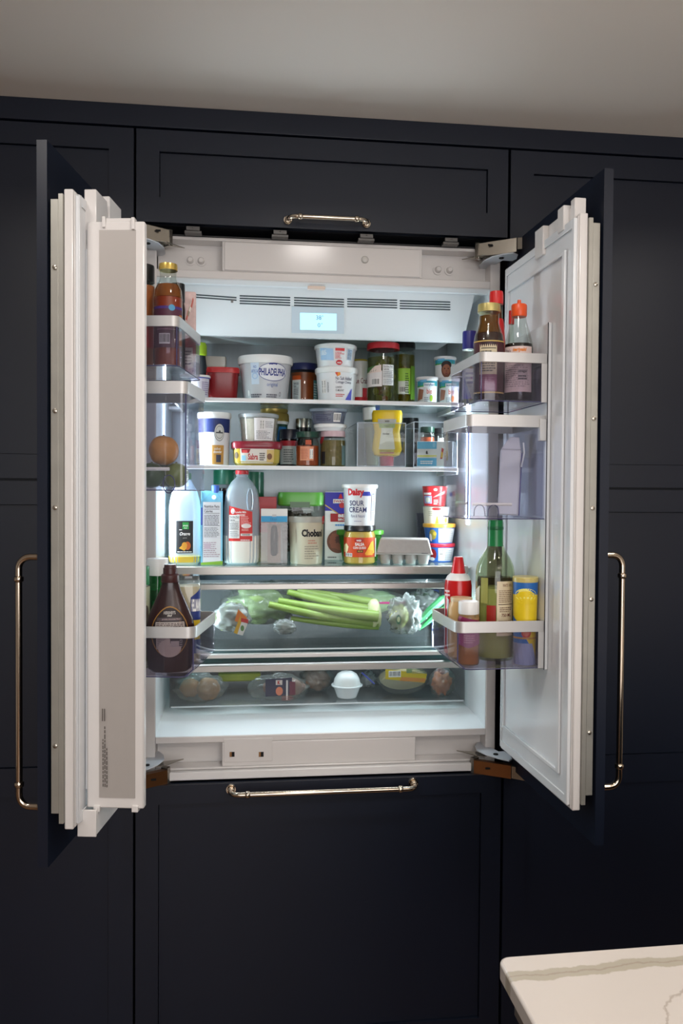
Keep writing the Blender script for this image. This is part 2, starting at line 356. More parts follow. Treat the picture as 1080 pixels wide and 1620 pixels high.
# header face: lower lip, top rim, centre block; the pockets stay open
b.box(XL, XR, .03, .075, 1.9685, 1.988); b.box(XL, XR, .03, .075, 2.060, 2.068)
cx0, cx1 = PY(355, 410, .03).x, PY(664, 410, .03).x
b.box(cx0-.006, cx1+.006, .03, .075, 1.988, 2.060)
b.box(XL, XR, .03, .075, .833, .850); b.box(XL, XR, .03, .075, .767, .773)
bx0, bx1 = PY(351, 1190, .03).x, PY(657, 1190, .03).x
b.box(bx0, bx1, .03, .075, .773, .833)
b.build('cabinet_body', WHITE, FR, bevel=.0022)
MB().box(cx0, cx1, .0265, .031, 1.990, 2.058).build('header_cover', WHITE, FR, bevel=.0012)
MB().lathe([(.0075, 0), (.0075, .004), (.006, .005)], 20, fn=lambda x, y, z: (PY(577, 411, .026).x+x, .0275-z, PY(577, 411, .026).z+y)).build('button', mat('button_grey', (205, 202, 196), .4), FR)
MB().lathe([(.0095, 0), (.0095, .001)], 20, fn=lambda x, y, z: (PY(577, 411, .026).x+x, .0268-z, PY(577, 411, .026).z+y)).build('button_ring', GASKET, FR)
for px, py in ((301, 409), (318, 410), (693, 424), (711, 425)):
    q = PY(px, py, .07)
    MB().lathe([(.0125, 0), (.0125, .002), (.0085, .002), (.0075, .010), (.005, .013)], 20, fn=lambda x, y, z: (q.x+x, .0745-z, q.z-.004+y)).build('leveling_knob', WHITE, FR)
s0, s1 = PY(265, 1220, .02).x, PY(745, 1220, .02).x
MB().box(s0, s1, .018, .076, .7455, .766).build('base_strip', mat('base_strip_white', (232, 230, 228), .3), FR, bevel=.002)
q0, q1 = PY(354, 1206, .03), PY(431, 1167, .03)
MB().box(q0.x, q1.x, .0285, .031, q0.z, q1.z).build('access_plate', WHITE, FR, bevel=.0008)
for px in (367, 413):
    q = PY(px, 1193, .03); MB().box(q.x-.006, q.x+.006, .0275, .03, q.z-.006, q.z+.006, DARK).box(q.x-.006, q.x-.001, .027, .03, q.z-.006, q.z+.006, mat('brass_socket', (150, 110, 70), .4, metal=.6)).build('square_socket', None, FR)
for px in (305, 443, 580, 714):
    q = PY(px, 373 if px < 600 else 384, 0.0)
    bb = MB().box(q.x-.02, q.x+.02, .005, .03, 2.0685, 2.0745); bb.box(q.x-.016, q.x+.016, .002, .012, 2.0745, 2.084); bb.lathe([(.003, 0), (.003, .003)], 10, c=(q.x, .004, 2.079), fn=None)
    bb.build('mounting_clip', mat('clip_dark_steel', (92, 90, 88), .4, metal=.6), FR, bevel=.0006)
MB().box(-.44, .44, .03, .56, 2.069, 2.0715).build('top_cover', mat('blackened_top', (26, 26, 28), .5), FR)
# lit inner liner
b = MB(); t = .0012
b.box(XL, XL+t, .032, YR, .851, 1.968); b.box(XR-t, XR, .032, YR, .851, 1.968)
b.prism([(.032, .8502), (.10, .862), (YR, .862), (YR, .8601), (.10, .8601), (.032, .8500)], XL, XR, fn=lambda y, z, x: (x, y, z))
b.box(XL, XR, .055, YR, 1.9672, 1.9684)
b.build('inner_liner', CAVITY, FR)
MB().box(XL+.002, XR-.002, YR-.003, YR-.0005, .863, 1.93).build('rear_panel', BACKW, FR)
# control module along the ceiling
prof = [(.052, 1.966), (.074, 1.946), (.160, 1.866), (.168, 1.858), (.178, 1.857), (.26, 1.884), (YR-.004, 1.888), (YR-.004, 1.966)]
MX0, MX1 = XL+.012, PY(741, 500, .12).x
MB().prism(prof, MX0, MX1, fn=lambda y, z, x: (x, y, z)).build('control_module', CAVITY, FR, bevel=.003)
def slope(px, py, h=0.0):
    """point on the sloping module face seen at a pixel; h lifts it off the face"""
    lo, hi = 0.0, 1.0
    for _ in range(40):
        m = (lo+hi)/2; Y = .074+.086*m; Z = 1.946-.080*m; P = PY(px, py, Y)
        if P.z > Z: hi = m
        else: lo = m
    n = Vector((0, -.080, -.086)).normalized(); return Vector((P.x, Y, Z))+n*h
vb = MB()
for x0, x1, yl, yr, n in ((305, 374, 465, 470, 2), (379, 459, 467, 470, 4), (465, 544, 470, 473, 4), (549, 628, 472, 474, 4), (632, 712, 475, 477, 4)):
    for k in range(n):
        P = [slope(x, (yl if x == x0 else yr)+k*4.0+dy, h) for x, dy in ((x0, 0), (x1, 0), (x1, 1.8), (x0, 1.8)) for h in (-.001, .0006)]
        vb.add(P, [(1, 3, 5, 7), (0, 2, 4, 6), (0, 1, 3, 2), (2, 3, 5, 4), (4, 5, 7, 6), (6, 7, 1, 0)])
vb.build('vent_slots', mat('vent_dark', (48, 62, 70), .7), FR)
def plate(x0, y0, x1, y1, h0, h1, m, name, par, sk=1.5):
    P = [slope(x, y+(sk if x == x1 else 0), h) for x, y in ((x0, y0), (x1, y0), (x1, y1), (x0, y1)) for h in (h0, h1)]
    return MB().add(P, [(1, 3, 5, 7), (0, 2, 4, 6), (0, 1, 3, 2), (2, 3, 5, 4), (4, 5, 7, 6), (6, 7, 1, 0)]).build(name, m, par)
cp = plate(461, 484.5, 544, 526, -.002, .0018, PL('control', (198, 212, 220)), 'control_panel', FR)
scr = plate(474.5, 494, 532, 520.5, .0018, .0026, mat('lcd_screen', (180, 225, 240), .2, emit=((176, 228, 245), .75)), 'display', cp)
def dmap(s, t, h): return wmat(scr).inverted() @ slope(474.5+s*57.5, 520.5-t*26.5+1.5*s, .0026+h)
L = Label(dmap, 2); L.text('38°', .44, .62, .64, .9, (120, 160, 180)); L.text('0°', .48, .18, .62, .44, (120, 160, 180)); L.build(scr, 'digits')
q = slope(367, 477, .0005); MB().box(q.x-.003, q.x+.003, q.y-.004, q.y, q.z-.003, q.z+.003).build('sensor', mat('sensor_grey', (120, 120, 118), .5), FR)
# light strips in the side walls and behind the lip
for s, X in ((1, XR-t), (-1, XL+t)):
    MB().box(min(X, X-s*.003), max(X, X-s*.003), .197, .227, 1.365, 1.735).build('light_strip', LED, FR, bevel=.001)
MB().prism([(.032, 1.9690), (.032, 1.9665), (.040, 1.9585), (.049, 1.9570), (.050, 1.9690)], XL, XR, fn=lambda y, z, x: (x, y, z)).build('opening_lip', CAVITY, FR, bevel=.001)
for px in (492, 495): pass
q = PY(500, 457, .045); MB().box(q.x-.022, q.x+.022, .036, .05, 1.954, 1.962).build('door_switch', PL('cream', (225, 205, 190)), FR, bevel=.002)
# shelves
SH = {1: 1.6995, 2: 1.5215, 3: 1.2550}
for k, zt, th in ((1, SH[1], .0105), (2, SH[2], .0105)):
    o = MB().box(-.372, .378, .205, YR-.006, zt-.006, zt).build('shelf', SHELFC, FR, bevel=.0008)
    MB().box(-.374, .380, .195, .206, zt-th, zt).build('shelf_trim', SHELFG, o, bevel=.0012)
    for s in (-.378, .382):
        MB().box(s-.003, s+.003, .21, .44, zt-.018, zt-.0005).build('bracket', SHELFG, o, bevel=.001)
        X = (XL+t) if s < 0 else (XR-t)
        MB().box(min(s, X), max(s, X), .37, .43, zt-.016, zt-.008).build('bracket', SHELFG, o)
o = MB().box(-.395, .395, .19, YR-.006, SH[3]-.006, SH[3]).build('shelf', SHELFC, FR)
MB().box(-.405, .405, .168, .192, SH[3]-.022, SH[3]-.0005).build('shelf_trim', STEEL, o, bevel=.0015)
MB().box(-.405, .405, .176, .20, SH[3]-.036, SH[3]-.024).build('shelf_gap_strip', mat('dark_teal_gap', (40, 62, 74), .2, metal=.6), o)  # dark strip gives the gap under the trim its shade
for s in (-1, 1): MB().box(min(s*.395, s*.413), max(s*.395, s*.413), .19, .45, SH[3]-.02, SH[3]-.008).build('bracket', SHELFG, o)
# crisper drawers
def drawer(z0, z1, zt0, zt1, yf, x0, x1, name):
    w = .003; b = MB(); yb = YR-.012
    b.box(x0, x1, yf, yf+w, z0, z1); b.box(x0, x1, yf+w, yb, z0, z0+w); b.box(x0, x0+w, yf+w, yb, z0+w, z1); b.box(x1-w, x1, yf+w, yb, z0+w, z1); b.box(x0+w, x1-w, yb-w, yb, z0+w, z1)
    o = b.build(name, DRAWC, FR)
    MB().box(x0-.006, x1+.006, yf-.02, yf+.004, zt0, zt1).build('drawer_trim', STEEL, o, bevel=.0018)
    MB().tube([(x0+.004, yf-.0005, z0+.002), (x1-.004, yf-.0005, z0+.002)], .0022, 8).build('drawer_edge', mat('drawer_edge_clear', (190, 200, 204), .2), o)
    return o
D1 = drawer(1.030, 1.196, 1.194, 1.2095, .186, -.398, .398, 'crisper_drawer')
b = MB().box(-.404, .404, .166, .186, 1.0135, 1.024).build('drawer_rail', mat('rail_white', (215, 212, 208), .3, metal=.3), FR, bevel=.0015)
MB().box(-.404, .404, .176, YR-.01, 1.000, 1.0125).build('divider_glass', clear('divider_teal_glass', (150, 180, 180), .2, (120, 145, 145), .05, 1.45), FR)
D2 = drawer(.881, .984, .9775, .9945, .186, -.392, .404, 'crisper_drawer')
for s in (-1, 1):
    X = XL+t if s < 0 else XR-t
    for zz in (1.19, .972):
        MB().box(min(X, X-s*.012), max(X, X-s*.012), .20, .44, zz-.006, zz).build('drawer_runner', SHELFG, FR, bevel=.001)
# freezer drawer front
fz = shaker(-.4555, .4495, .058, .7415, [(-.402, .3985, .118, .695)], FR, name='freezer_drawer')
MB().box(-.44, .44, .0205, .6, .06, .735).build('drawer_box', NAVYIN, fz)
h0, h1 = PY(365, 1252, -.03), PY(657, 1242, -.03)
handle(fz, lambda a, o: (h0.x+a, -o, .7285), h1.x-h0.x, 0.045, 0.0062, 0.04)
# hinges (right one listed, mirrored to the left)
def hinge(s, top):
    b = MB()
    def box_between(A, B, hz, ty, m):
        A, B = Vector(A), Vector(B); d = (B-A).normalized(); n = Vector((d.y, -d.x, 0)).normalized()*ty*.7
        P = [p+q for p in (A, B) for q in (n*0, n)]; vs = []
        for p in P: vs += [(s*p.x, p.y, p.z-hz), (s*p.x, p.y, p.z+hz)]
        b.add(vs, [(0, 1, 3, 2), (4, 6, 7, 5), (0, 4, 5, 1), (2, 3, 7, 6), (0, 2, 6, 4), (1, 5, 7, 3)], m)
    if top:
        box_between(PY(757, 396, .012), PY(817, 387, -.030), .0175, -.022, HINGEM)
        box_between(PY(818, 385, -.031), PY(838, 384, -.052), .0145, -.02, HINGEM)
        box_between(PY(751, 397, .02), PY(757, 396, .012), .020, -.03, HINGEM)
        pts = [(726, 408), (752, 404), (757, 418), (744, 426)]; zk = 2.032
        k1 = [PZ(x, y, zk) for x, y in [(757, 421), (764, 413), (778, 406), (795, 402), (812, 400), (819, 403), (817, 409), (806, 416), (795, 424), (788, 431), (772, 432), (762, 430)]]
        b2 = [PY(730, 412, .045), PY(760, 408, .02)]
    else:
        box_between(PY(749, 1213, .012), PY(808, 1222, -.030), .0165, -.022, mat('hinge_brown_reflection', (150, 104, 66), .3, metal=.85))  # brown reflection on the lower arm is put into its metal colour
        box_between(PY(809, 1222, -.031), PY(831, 1226, -.052), .015, -.02, HINGEM)
        box_between(PY(744, 1210, .02), PY(749, 1213, .012), .020, -.03, HINGEM)
        zk = .800
        k1 = [PZ(x, y, zk) for x, y in [(751, 1180), (756, 1172), (766, 1167), (776, 1167), (782, 1174), (792, 1184), (805, 1194), (810, 1201), (805, 1204), (788, 1200), (768, 1194), (754, 1187)]]
    b.prism([(s*p.x, min(p.y, -.006) if p.x > .42 else p.y) for p in k1], zk-.0015, zk+.0015, HINGEP)
    # flat link running back into the pocket
    Z = zk+(.012 if top else -.010); b.prism([(s*.345, .046), (s*.395, .03), (s*.41, -.005), (s*.385, .0), (s*.36, .03)], Z-.001, Z+.001, HINGEM)
    for (hx, hy) in ((.425, -.030),): b.lathe([(.006, -.004), (.006, .004)], 14, c=(s*hx, hy, zk), m=DARK)
    sl = PY(772, 391, .012) if top else PY(768, 1212, .012)
    d = .0022; X = s*sl.x; Y = (-.0075 if top else -.0075)
    b.box(X-.006, X+.006, Y, Y+.003, sl.z-d, sl.z+d, DARK)
    b.build('hinge', None, FR, bevel=.0008)
for s in (1, -1):
    for tp in (True, False): hinge(s, tp)
# ------------------------------------------------------------------ doors
DOORS = {'L': ((-.5545, -.4584), .158, 1), 'R': ((.4892, -.4696), .035, -1)}
def DP(k, u, v, z):
    (ox, oy), a, s = DOORS[k]; return Vector((ox+u*math.sin(a)*s+v*math.cos(a)*s, oy+u*math.cos(a)-v*math.sin(a), z))
def DZ(k, u, v, py):
    lo, hi = .5, 2.6
    for _ in range(40):
        m = (lo+hi)/2
        if PROJ(DP(k, u, v, m))[1] > py: lo = m
        else: hi = m
    return m
def DV(k, px, u, z=1.45):
    lo, hi = -.2, .45; a = PROJ(DP(k, u, lo, z))[0]-px
    for _ in range(40):
        m = (lo+hi)/2
        if (PROJ(DP(k, u, m, z))[0]-px)*a > 0: lo = m
        else: hi = m
    return m
PT, PB = 2.0816, .7586
BT, BB = 1.9985, .8250
def make_door(k):
    f = lambda u, v, z: DP(k, u, v, z)
    def B(mb, u0, u1, v0, v1, z0, z1, m=None): return mb.box(u0, u1, v0, v1, z0, z1, m, fn=f)
    b = MB(); B(b, 0, .452, -.012, 0, PB, PT); w = .057
    for q in ((0, w, PB, PT), (.452-w, .452, PB, PT), (w, .452-w, PB, PB+w), (w, .452-w, PT-w, PT)): B(b, q[0], q[1], -.019, -.012, q[2], q[3])
    door = b.build('door', NAVY, FR)
    b = MB(); B(b, .006, .385, .004, .018, .857, 1.978); o = b.build('mounting_strip', ZINC, door, bevel=.0005)
    b = MB(); B(b, .007, .385, .018, .026, .838, 1.988); b.build('mounting_strip', ZINC, door)
    b = MB(); B(b, .012, .40, .026, .043, BB, BT); b.build('door_body', WHITE, door, bevel=.0025)
    b = MB(); B(b, .014, .398, .0395, .0455, BB+.004, BT-.004, GASKET); B(b, .0118, .400, .0450, .0472, BB+.006, BT-.006, WHITE); b.build('gasket', None, door, bevel=.0008)
    b = MB(); B(b, .0135, .398, .0472, .052, BB+.012, BT-.010)
    # raised border and ribs on the inner face
    for q in ((.0135, .024, BB+.012, BT-.010), (.388, .398, BB+.012, BT-.010), (.024, .388, BB+.012, BB+.030), (.024, .388, BT-.028, BT-.010)): B(b, q[0], q[1], .052, .0545, q[2], q[3])
    for q in ((.050, .062, BB+.062, BT-.062), (.370, .378, BB+.062, BT-.062), (.062, .370, BB+.062, BB+.070), (.062, .370, BT-.070, BT-.062)): B(b, q[0], q[1], .052, .0575, q[2], q[3])
    b.build('door_liner', LINER, door, bevel=.0016)
    b = MB()   # stepped caps along the top
    if k == 'R': B(b, .045, .20, .024, .046, BT-.02, 2.020)
    if k == 'R': B(b, .030, .050, .022, .046, BT-.02, 2.034); B(b, .058, .088, .036, .057, BT-.02, 2.028); B(b, .160, .205, .036, .058, BT-.04, 2.020)
    else:
        B(b, .050, .115, DV('L', 133, .05), DV('L', 152, .05), BT-.10, DZ('L', .05, .06, 299)); B(b, .125, .20, DV('L', 159, .125), DV('L', 173, .125), BT-.10, DZ('L', .125, .07, 310))
    b.build('top_cap', WHITE, door, bevel=.002)
    for py in ((423, 650, 803, 1180) if k == 'L' else (450, 662, 804, 948, 1159)):
        z = DZ(k, .006, .012, py)
        MB().lathe([(.0045, 0), (.0042, .002), (.002, .003)], 14, fn=lambda x, y, zz: f(.006-zz, .012+x, z+y)).build('screw', HINGEM, door)
    # handle on the outer face
    z1 = DZ(k, .05, -.05, 881 if k == 'L' else 878); z0 = DZ(k, .05, -.05, 1276 if k == 'L' else 1245)
    handle(door, lambda a, o: f(.05, -.019-o, z0+a), z1-z0, 0.056, .0064, 0.042)
    return door
DL = make_door('L'); DR = make_door('R')
# flipping mullion on the left door
f = lambda u, v, z: DP('L', u, v, z)
mz1, mz0 = DZ('L', .045, .1, 350), DZ('L', .045, .1, 1279)
v0, v1 = DV('L', 137, .045), DV('L', 228, .045)
b = MB().box(.045, .062, v0, v1, mz0, mz1, fn=f); mu = b.build('mullion', WHITE, DL, bevel=.003)
g0, g1 = DV('L', 157, .045), DV('L', 214.5, .045); gz1, gz0 = DZ('L', .045, .1, 364), DZ('L', .045, .1, 1262)
MB().box(.0442, .0455, g0, g1, gz0, gz1, fn=f).build('grey_plate', MULG, DL)
MB().box(.0436, .0445, g0-.0012, g1+.0012, gz0-.0015, gz1+.0015, fn=f).build('plate_rim', mat('plate_rim', (120, 112, 106), .5), DL) if False else None
for q in ((.041, .058, g0+.006, g0+.012, mz1-.012, mz1+.008), (.041, .058, g1-.008, g1-.002, mz1-.016, mz1+.006), (.041, .06, g0-.010, g0+.002, mz0-.006, mz0+.006), (.041, .06, g1-.006, g1+.006, mz0-.005, mz0+.007)):
    MB().box(*q, fn=f).build('lug', WHITE, DL, bevel=.0008)
MB().box(.046, .058, g0+.012, g1-.008, mz1-.001, mz1+.006, fn=f).build('top_flange', WHITE, DL, bevel=.0008)
Lb = Label(lambda s, t, h: wmat(DL).inverted() @ f(.0442-h, g0+(g1-g0)*s, gz0+(gz1-gz0)*t), 2)
for s_, t0, t1 in ((.10, .02, .105), (.16, .02, .13), (.22, .02, .09)):
    x = t0
    while x < t1: w = random.uniform(.004, .009); Lb.rect(s_, x, s_+.028, min(x+w, t1), (88, 82, 78)); x += w+.002
for s_ in (.10, .16): Lb.rect(s_, .118+.02, s_+.03, .16, (96, 90, 86))
Lb.build(DL, 'fine_print')
# bracket under the left door that carries the mullion pin
b = MB(); bz = DZ('L', .03, .06, 1324)
b.box(.030, .034, DV('L', 122, .03), DV('L', 152, .03), bz, BB+.03, fn=f); b.box(.034, .16, DV('L', 148, .03), DV('L', 152, .03), bz+.003, BB+.03, fn=f); b.box(.034, .16, .052, DV('L', 150, .03), bz+.002, bz+.006, fn=f)
b.lathe([(.004, 0), (.004, .008)], 12, fn=lambda x, y, z: f(.15+x, .075+z, bz+.018+y)); b.build('mullion_bracket', WHITE, DL, bevel=.001)
# dark seam of the bin rail on the right liner
for k, top, bot in (('R', 510, 1060), ('L', 480, 1060)):
    un = .1183; zt_, zb_ = DZ(k, un, .056, top), DZ(k, un, .056, bot)
    MB().box(un-.0004, un+.0012, .0596, .0611, zb_, zt_, mat('rail_seam', (45, 45, 50), .5), fn=lambda u, v, z, k=k: DP(k, u, v, z)).build('bin_rail', None, DR if k == 'R' else DL)
    MB().box(un+.001, .34, .052, .060, zb_, zt_, LINER, fn=lambda u, v, z, k=k: DP(k, u, v, z)).build('bin_rail', None, DR if k == 'R' else DL, bevel=.0015)
# ------------------------------------------------------------------ door bins
def rrect(u0, u1, v0, v1, r, n=5, only=None):
    P = []
    for cx, cy, a0 in ((u1-r, v1-r, 0), (u0+r, v1-r, 90), (u0+r, v0+r, 180), (u1-r, v0+r, 270)):
        rr = r if a0 in (0, 90) else .001
        cx2 = (u1-rr) if a0 in (0, 270) else (u0+rr); cy2 = (v1-rr) if a0 in (0, 90) else (v0+rr)
        for i in range(n+1): a = math.radians(a0+90*i/n); P.append((cx2+rr*math.cos(a), cy2+rr*math.sin(a)))
    return P
def door_bin(k, label, u0, u1, v1, z0, z1, tz, r=.014, chamfer=0.0, deep=False, mt=BIND):
    """open-topped clear bin with a metal band round the rim; z0..z1 body, band down to tz"""
    base = DP(k, (u0+u1)/2, .06+(v1-.06)/2, z0); T = thing('door_bin', label, 'bin', base, 0, 'refrigerator door bins')
    V0 = .0612; f = lambda u, v, z: DP(k, u, v, z); w = .0022
    out = rrect(u0, u1, V0, v1, r); inn = rrect(u0+w, u1-w, V0+w, v1-w, r-w)
    lo = [(u, v if v < v1-.03 else v-chamfer) for u, v in out]; loi = [(u, v if v < v1-.03 else v-chamfer) for u, v in inn]
    n = len(out); b = MB(); vs = []; fs = []
    rows = [(lo, z0), (out, z0+chamfer*.9), (out, z1), (inn, z1), (inn, z0+chamfer*.9+w), (loi, z0+w)] if chamfer else [(lo, z0), (out, z1), (inn, z1), (loi, z0+w)]
    for P, z in rows: vs += [f(p[0], p[1], z) for p in P]
    for j in range(len(rows)-1):
        for i in range(n): fs.append((j*n+i, j*n+(i+1) % n, (j+1)*n+(i+1) % n, (j+1)*n+i))
    fs.append(tuple(range(n))); fs.append(tuple(range((len(rows)-1)*n, len(rows)*n)))
    b.add(vs, fs); tray = b.build('tray', mt, T)
    e = MB(); e.tube([f(p[0], p[1], z0) for p in lo]+[f(lo[0][0], lo[0][1], z0)], .0011, 6)
    e.build('tray_edge', BINE, tray)
    e = MB(); c = out[n//4+1]; c = out[2*(6)-3] if False else (u0+.004, v1-.004)
    e.tube([f(u0+.0042, v1-.0042-chamfer, z0), f(u0+.0035, v1-.0035, z0+chamfer*.9+.001), f(u0+.0035, v1-.0035, tz)], .0013, 6); e.build('tray_corner', BINE, tray)
    # metal band
    o2 = rrect(u0-.0012, u1+.0012, V0, v1+.0012, r+.001); vs = []; fs = []
    for P, z in ((o2, tz), (o2, z1+.0015), (inn, z1+.0015), (inn, tz)): vs += [f(p[0], p[1], z) for p in P]
    for j in range(4):
        for i in range(n):
            j2 = (j+1) % 4; fs.append((j*n+i, j*n+(i+1) % n, j2*n+(i+1) % n, j2*n+i))
    MB().add(vs, fs).build('band', TRIMM, T, bevel=.0004)
    if not deep: MB().box(u0-.0014, u0+.0012, V0-.0005, V0+.012, z0-.001, tz, fn=f).build('side_strap', TRIMM, T, bevel=.0006)
    return T, f
U0, U1 = .121, .345
# right door
bz = {}
def zz(k, v, *py): return [DZ(k, U0, v, p) for p in py]
z1, tz, z0 = zz('R', .13, 559, 573.5, 635); bz['R1'] = z0
door_bin('R', 'top clear bin with metal band on the right door, holding sauce bottles', U0, U1, .205, z0, z1, tz)
z1, tz, z0 = zz('R', .14, 657, 675, 821); bz['R2'] = z0
TB2, f2 = door_bin('R', 'deep nearly empty clear bin in the middle of the right door', U0+.006, U1-.03, .229, z0, z1, tz, deep=True, mt=BINC)
MB().box(U0-.001, U0+.012, .0605, .075, tz-.028, z1-.006, fn=f2).build('bracket', TRIMM, TB2, bevel=.001)
MB().tube([f2(U0+.012, .13, z0+.030), f2(U0+.012, .215, z0+.030)], .0032, 10).build('divider_bar', PL('bone', (222, 214, 204)), TB2)
MB().tube([f2(U0+.03, .222, z0+.032), f2(U0+.10, .222, z0+.032)], .0032, 10).build('divider_bar', PL('bone', (222, 214, 204)), TB2)
for vv in (.17, .20):
    MB().tube([f2(U0+.010, vv+.012*math.cos(a), z0+.005+.016*abs(math.sin(a))+(.008 if 0.3 < a < 2.8 else 0)) for a in [PI*i/10 for i in range(11)]], .0012, 6).build('catch', BINE, TB2)
z1, tz, z0 = zz('R', .15, 984, 1000.5, 1058); bz['R3'] = z0
door_bin('R', 'bottom clear bin with metal band on the right door, holding bottles', U0, U1-.02, .2495, z0, z1, tz, r=.018, chamfer=.016)
# left door
z1, tz, z0 = zz('L', .13, 497, 513, 576); bz['L1'] = z0
door_bin('L', 'top clear bin with metal band on the left door, holding sauce jars', .14, .355, .205, z0, z1, tz)
z1, tz, z0 = zz('L', .14, 601, 620, 775); bz['L2'] = z0
TB5, f5 = door_bin('L', 'deep clear bin on the left door with an orange inside', .145, .325, .222, z0, z1, tz, deep=True, mt=BINC)
MB().tube([f5(.152, .135, z0+.042), f5(.152, .185, z0+.042)], .0036, 10).build('divider_bar', PL('bone', (222, 214, 204)), TB5)
MB().tube([f5(.150, .185+.012*math.cos(a), z0+.012+.018*math.sin(a)) for a in [2*PI*i/14 for i in range(15)]], .0012, 6).build('catch', BINE, TB5)
z1, tz, z0 = zz('L', .15, 995, 1012, 1074); bz['L3'] = z0
door_bin('L', 'bottom clear bin with metal band on the left door, holding a dark syrup bottle', .14, .36, .2395, z0, z1, tz, r=.018, chamfer=.016)
# ================================================================== ISLAND
def marble():
    m = bpy.data.materials.new('veined_quartz'); m.use_nodes = True; nt = m.node_tree; b = nt.nodes['Principled BSDF']; N = nt.nodes.new; L = nt.links.new
    tc = N('ShaderNodeTexCoord'); sp = N('ShaderNodeSeparateXYZ'); L(tc.outputs['Object'], sp.inputs[0])
    nz = N('ShaderNodeTexNoise'); nz.inputs['Scale'].default_value = 9; nz.inputs['Detail'].default_value = 8; nz.inputs['Roughness'].default_value = .62; L(tc.outputs['Object'], nz.inputs['Vector'])
    def math_(op, a, b_=None, c=None):
        n = N('ShaderNodeMath'); n.operation = op
        for i, q in enumerate((a, b_, c)):
            if q is None: continue
            if isinstance(q, (int, float)): n.inputs[i].default_value = q
            else: L(q, n.inputs[i])
        return n.outputs[0]
    def band(expr, centre, half, soft):
        d = math_('ABSOLUTE', math_('SUBTRACT', expr, centre)); mr = N('ShaderNodeMapRange'); mr.interpolation_type = 'SMOOTHSTEP'; L(d, mr.inputs[0]); mr.inputs[1].default_value = half; mr.inputs[2].default_value = half+soft; mr.inputs[3].default_value = 1; mr.inputs[4].default_value = 0; return mr.outputs[0]
    nf = math_('SUBTRACT', nz.outputs['Fac'], .5)
    e1 = math_('ADD', math_('ADD', sp.outputs['Y'], math_('MULTIPLY', nf, .045)), math_('MULTIPLY', sp.outputs['X'], -.045))
    m1 = band(e1, -.0445, .0085, .003); m1b = band(e1, -.044, .0005, .0018)
    e2 = math_('ADD', math_('ADD', sp.outputs['X'], math_('MULTIPLY', nf, .09)), math_('MULTIPLY', sp.outputs['Y'], -.8))
    m2 = band(e2, .245, .0004, .0035)
    c = N('ShaderNodeMix'); c.data_type = 'RGBA'; c.inputs[6].default_value = lin((212, 204, 196)); c.inputs[7].default_value = lin((182, 174, 158)); L(m1, c.inputs[0])
    c2 = N('ShaderNodeMix'); c2.data_type = 'RGBA'; c2.inputs[7].default_value = lin((160, 146, 132)); L(c.outputs[2], c2.inputs[6]); L(math_('MULTIPLY', math_('MAXIMUM', m1b, m2), .55), c2.inputs[0])
    L(c2.outputs[2], b.inputs['Base Color']); b.inputs['Roughness'].default_value = .25
    return m
IS = thing('kitchen_island', 'kitchen island with white grey-veined stone top at the bottom right', 'island', (.0926, -1.09, 0))
R_ = .014; P = [(2.0, -2.4), (2.0, -1.056), (.0926+R_, -1.0935)]+[(.0926+R_-R_*math.sin(a), -1.0935-R_+R_*math.cos(a)) for a in [PI/2*i/6 for i in range(1, 7)]]+[(.0926, -2.4)]
MB().prism(P[::-1], .893, .915).build('countertop', marble(), IS, bevel=.003)
MB().box(.118, 1.95, -2.36, -1.13, .09, .893).box(.16, 1.9, -2.3, -1.18, 0.0005, .09).build('island_cabinet', NAVY, IS)
MB().box(.102, .118, -2.36, -1.128, .868, .888).build('metal_strip', STEEL, IS, bevel=.001)
# ================================================================== GROCERIES
def interp(prof, t):
    for (r0, z0), (r1, z1) in zip(prof, prof[1:]):
        if z0 <= t <= z1 and z1 > z0: return r0+(r1-r0)*(t-z0)/(z1-z0)
    return prof[-1][0] if t > prof[-1][1] else prof[0][0]
class Item:
    def __init__(s, name, label, cat, x0, x1, yt, Y, zb, rot=0.0, group=None, dep=None, tilt=None, zmax=None):
        zm = (PY((x0+x1)/2, yt, Y).z+zb)/2; pym = PROJ(((PY(x0, yt, Y).x+PY(x1, yt, Y).x)/2, Y, zm))[1]
        A, B = PY(x0, pym, Y), PY(x1, pym, Y)
        s.w = B.x-A.x; s.X = (A.x+B.x)/2; s.h = PY((x0+x1)/2, yt, Y).z-zb; s.h = min(s.h, zmax-zb) if zmax else s.h; s.r = s.w/2; s.d = dep or s.w
        fac = math.atan2(s.X-CAM.x, Y-CAM.y)
        s.root = thing(name, label, cat, (s.X, Y, zb+.0003), -fac+math.radians(rot), group)
        if tilt: s.root.rotation_euler = (math.radians(tilt[0]), math.radians(tilt[1]), -fac+math.radians(rot))
    def lathe(s, part, m, prof, e=2.0, sy=1.0, n=40, parent=None, bevel=0, c=(0, 0), smooth=35):
        return MB().lathe([(r*s.r, z*s.h) for r, z in prof], n, 1.0, sy, e, (c[0]*s.r, c[1]*s.r, 0)).build(part, m, parent or s.root, bevel, smooth, world=False)
    def box(s, part, m, x0, x1, y0, y1, z0, z1, parent=None, bevel=0.001):
        return MB().box(x0*s.r, x1*s.r, y0*s.d/2, y1*s.d/2, z0*s.h, z1*s.h).build(part, m, parent or s.root, bevel, world=False)
    def lab(s, prof, e=2.0, sy=1.0, a0=0.0, step=0.13):
        def fn(q, t, h):
            a = q+a0; g = sup(a, e); r = interp(prof, t)*s.r
            return ((r*g+h)*math.sin(a), -(r*g*sy+h)*math.cos(a), t*s.h)
        return Label(fn, step)
    def flat(s, y=-1.0, skew=0):
        return Label(lambda q, t, h: (q*s.r, y*s.d/2-h, t*s.h), 9)
def lidp(r, z0, z1, c=.02): return [(r, z0), (r*1.0, z1-c), (r*.97, z1), (0, z1)]
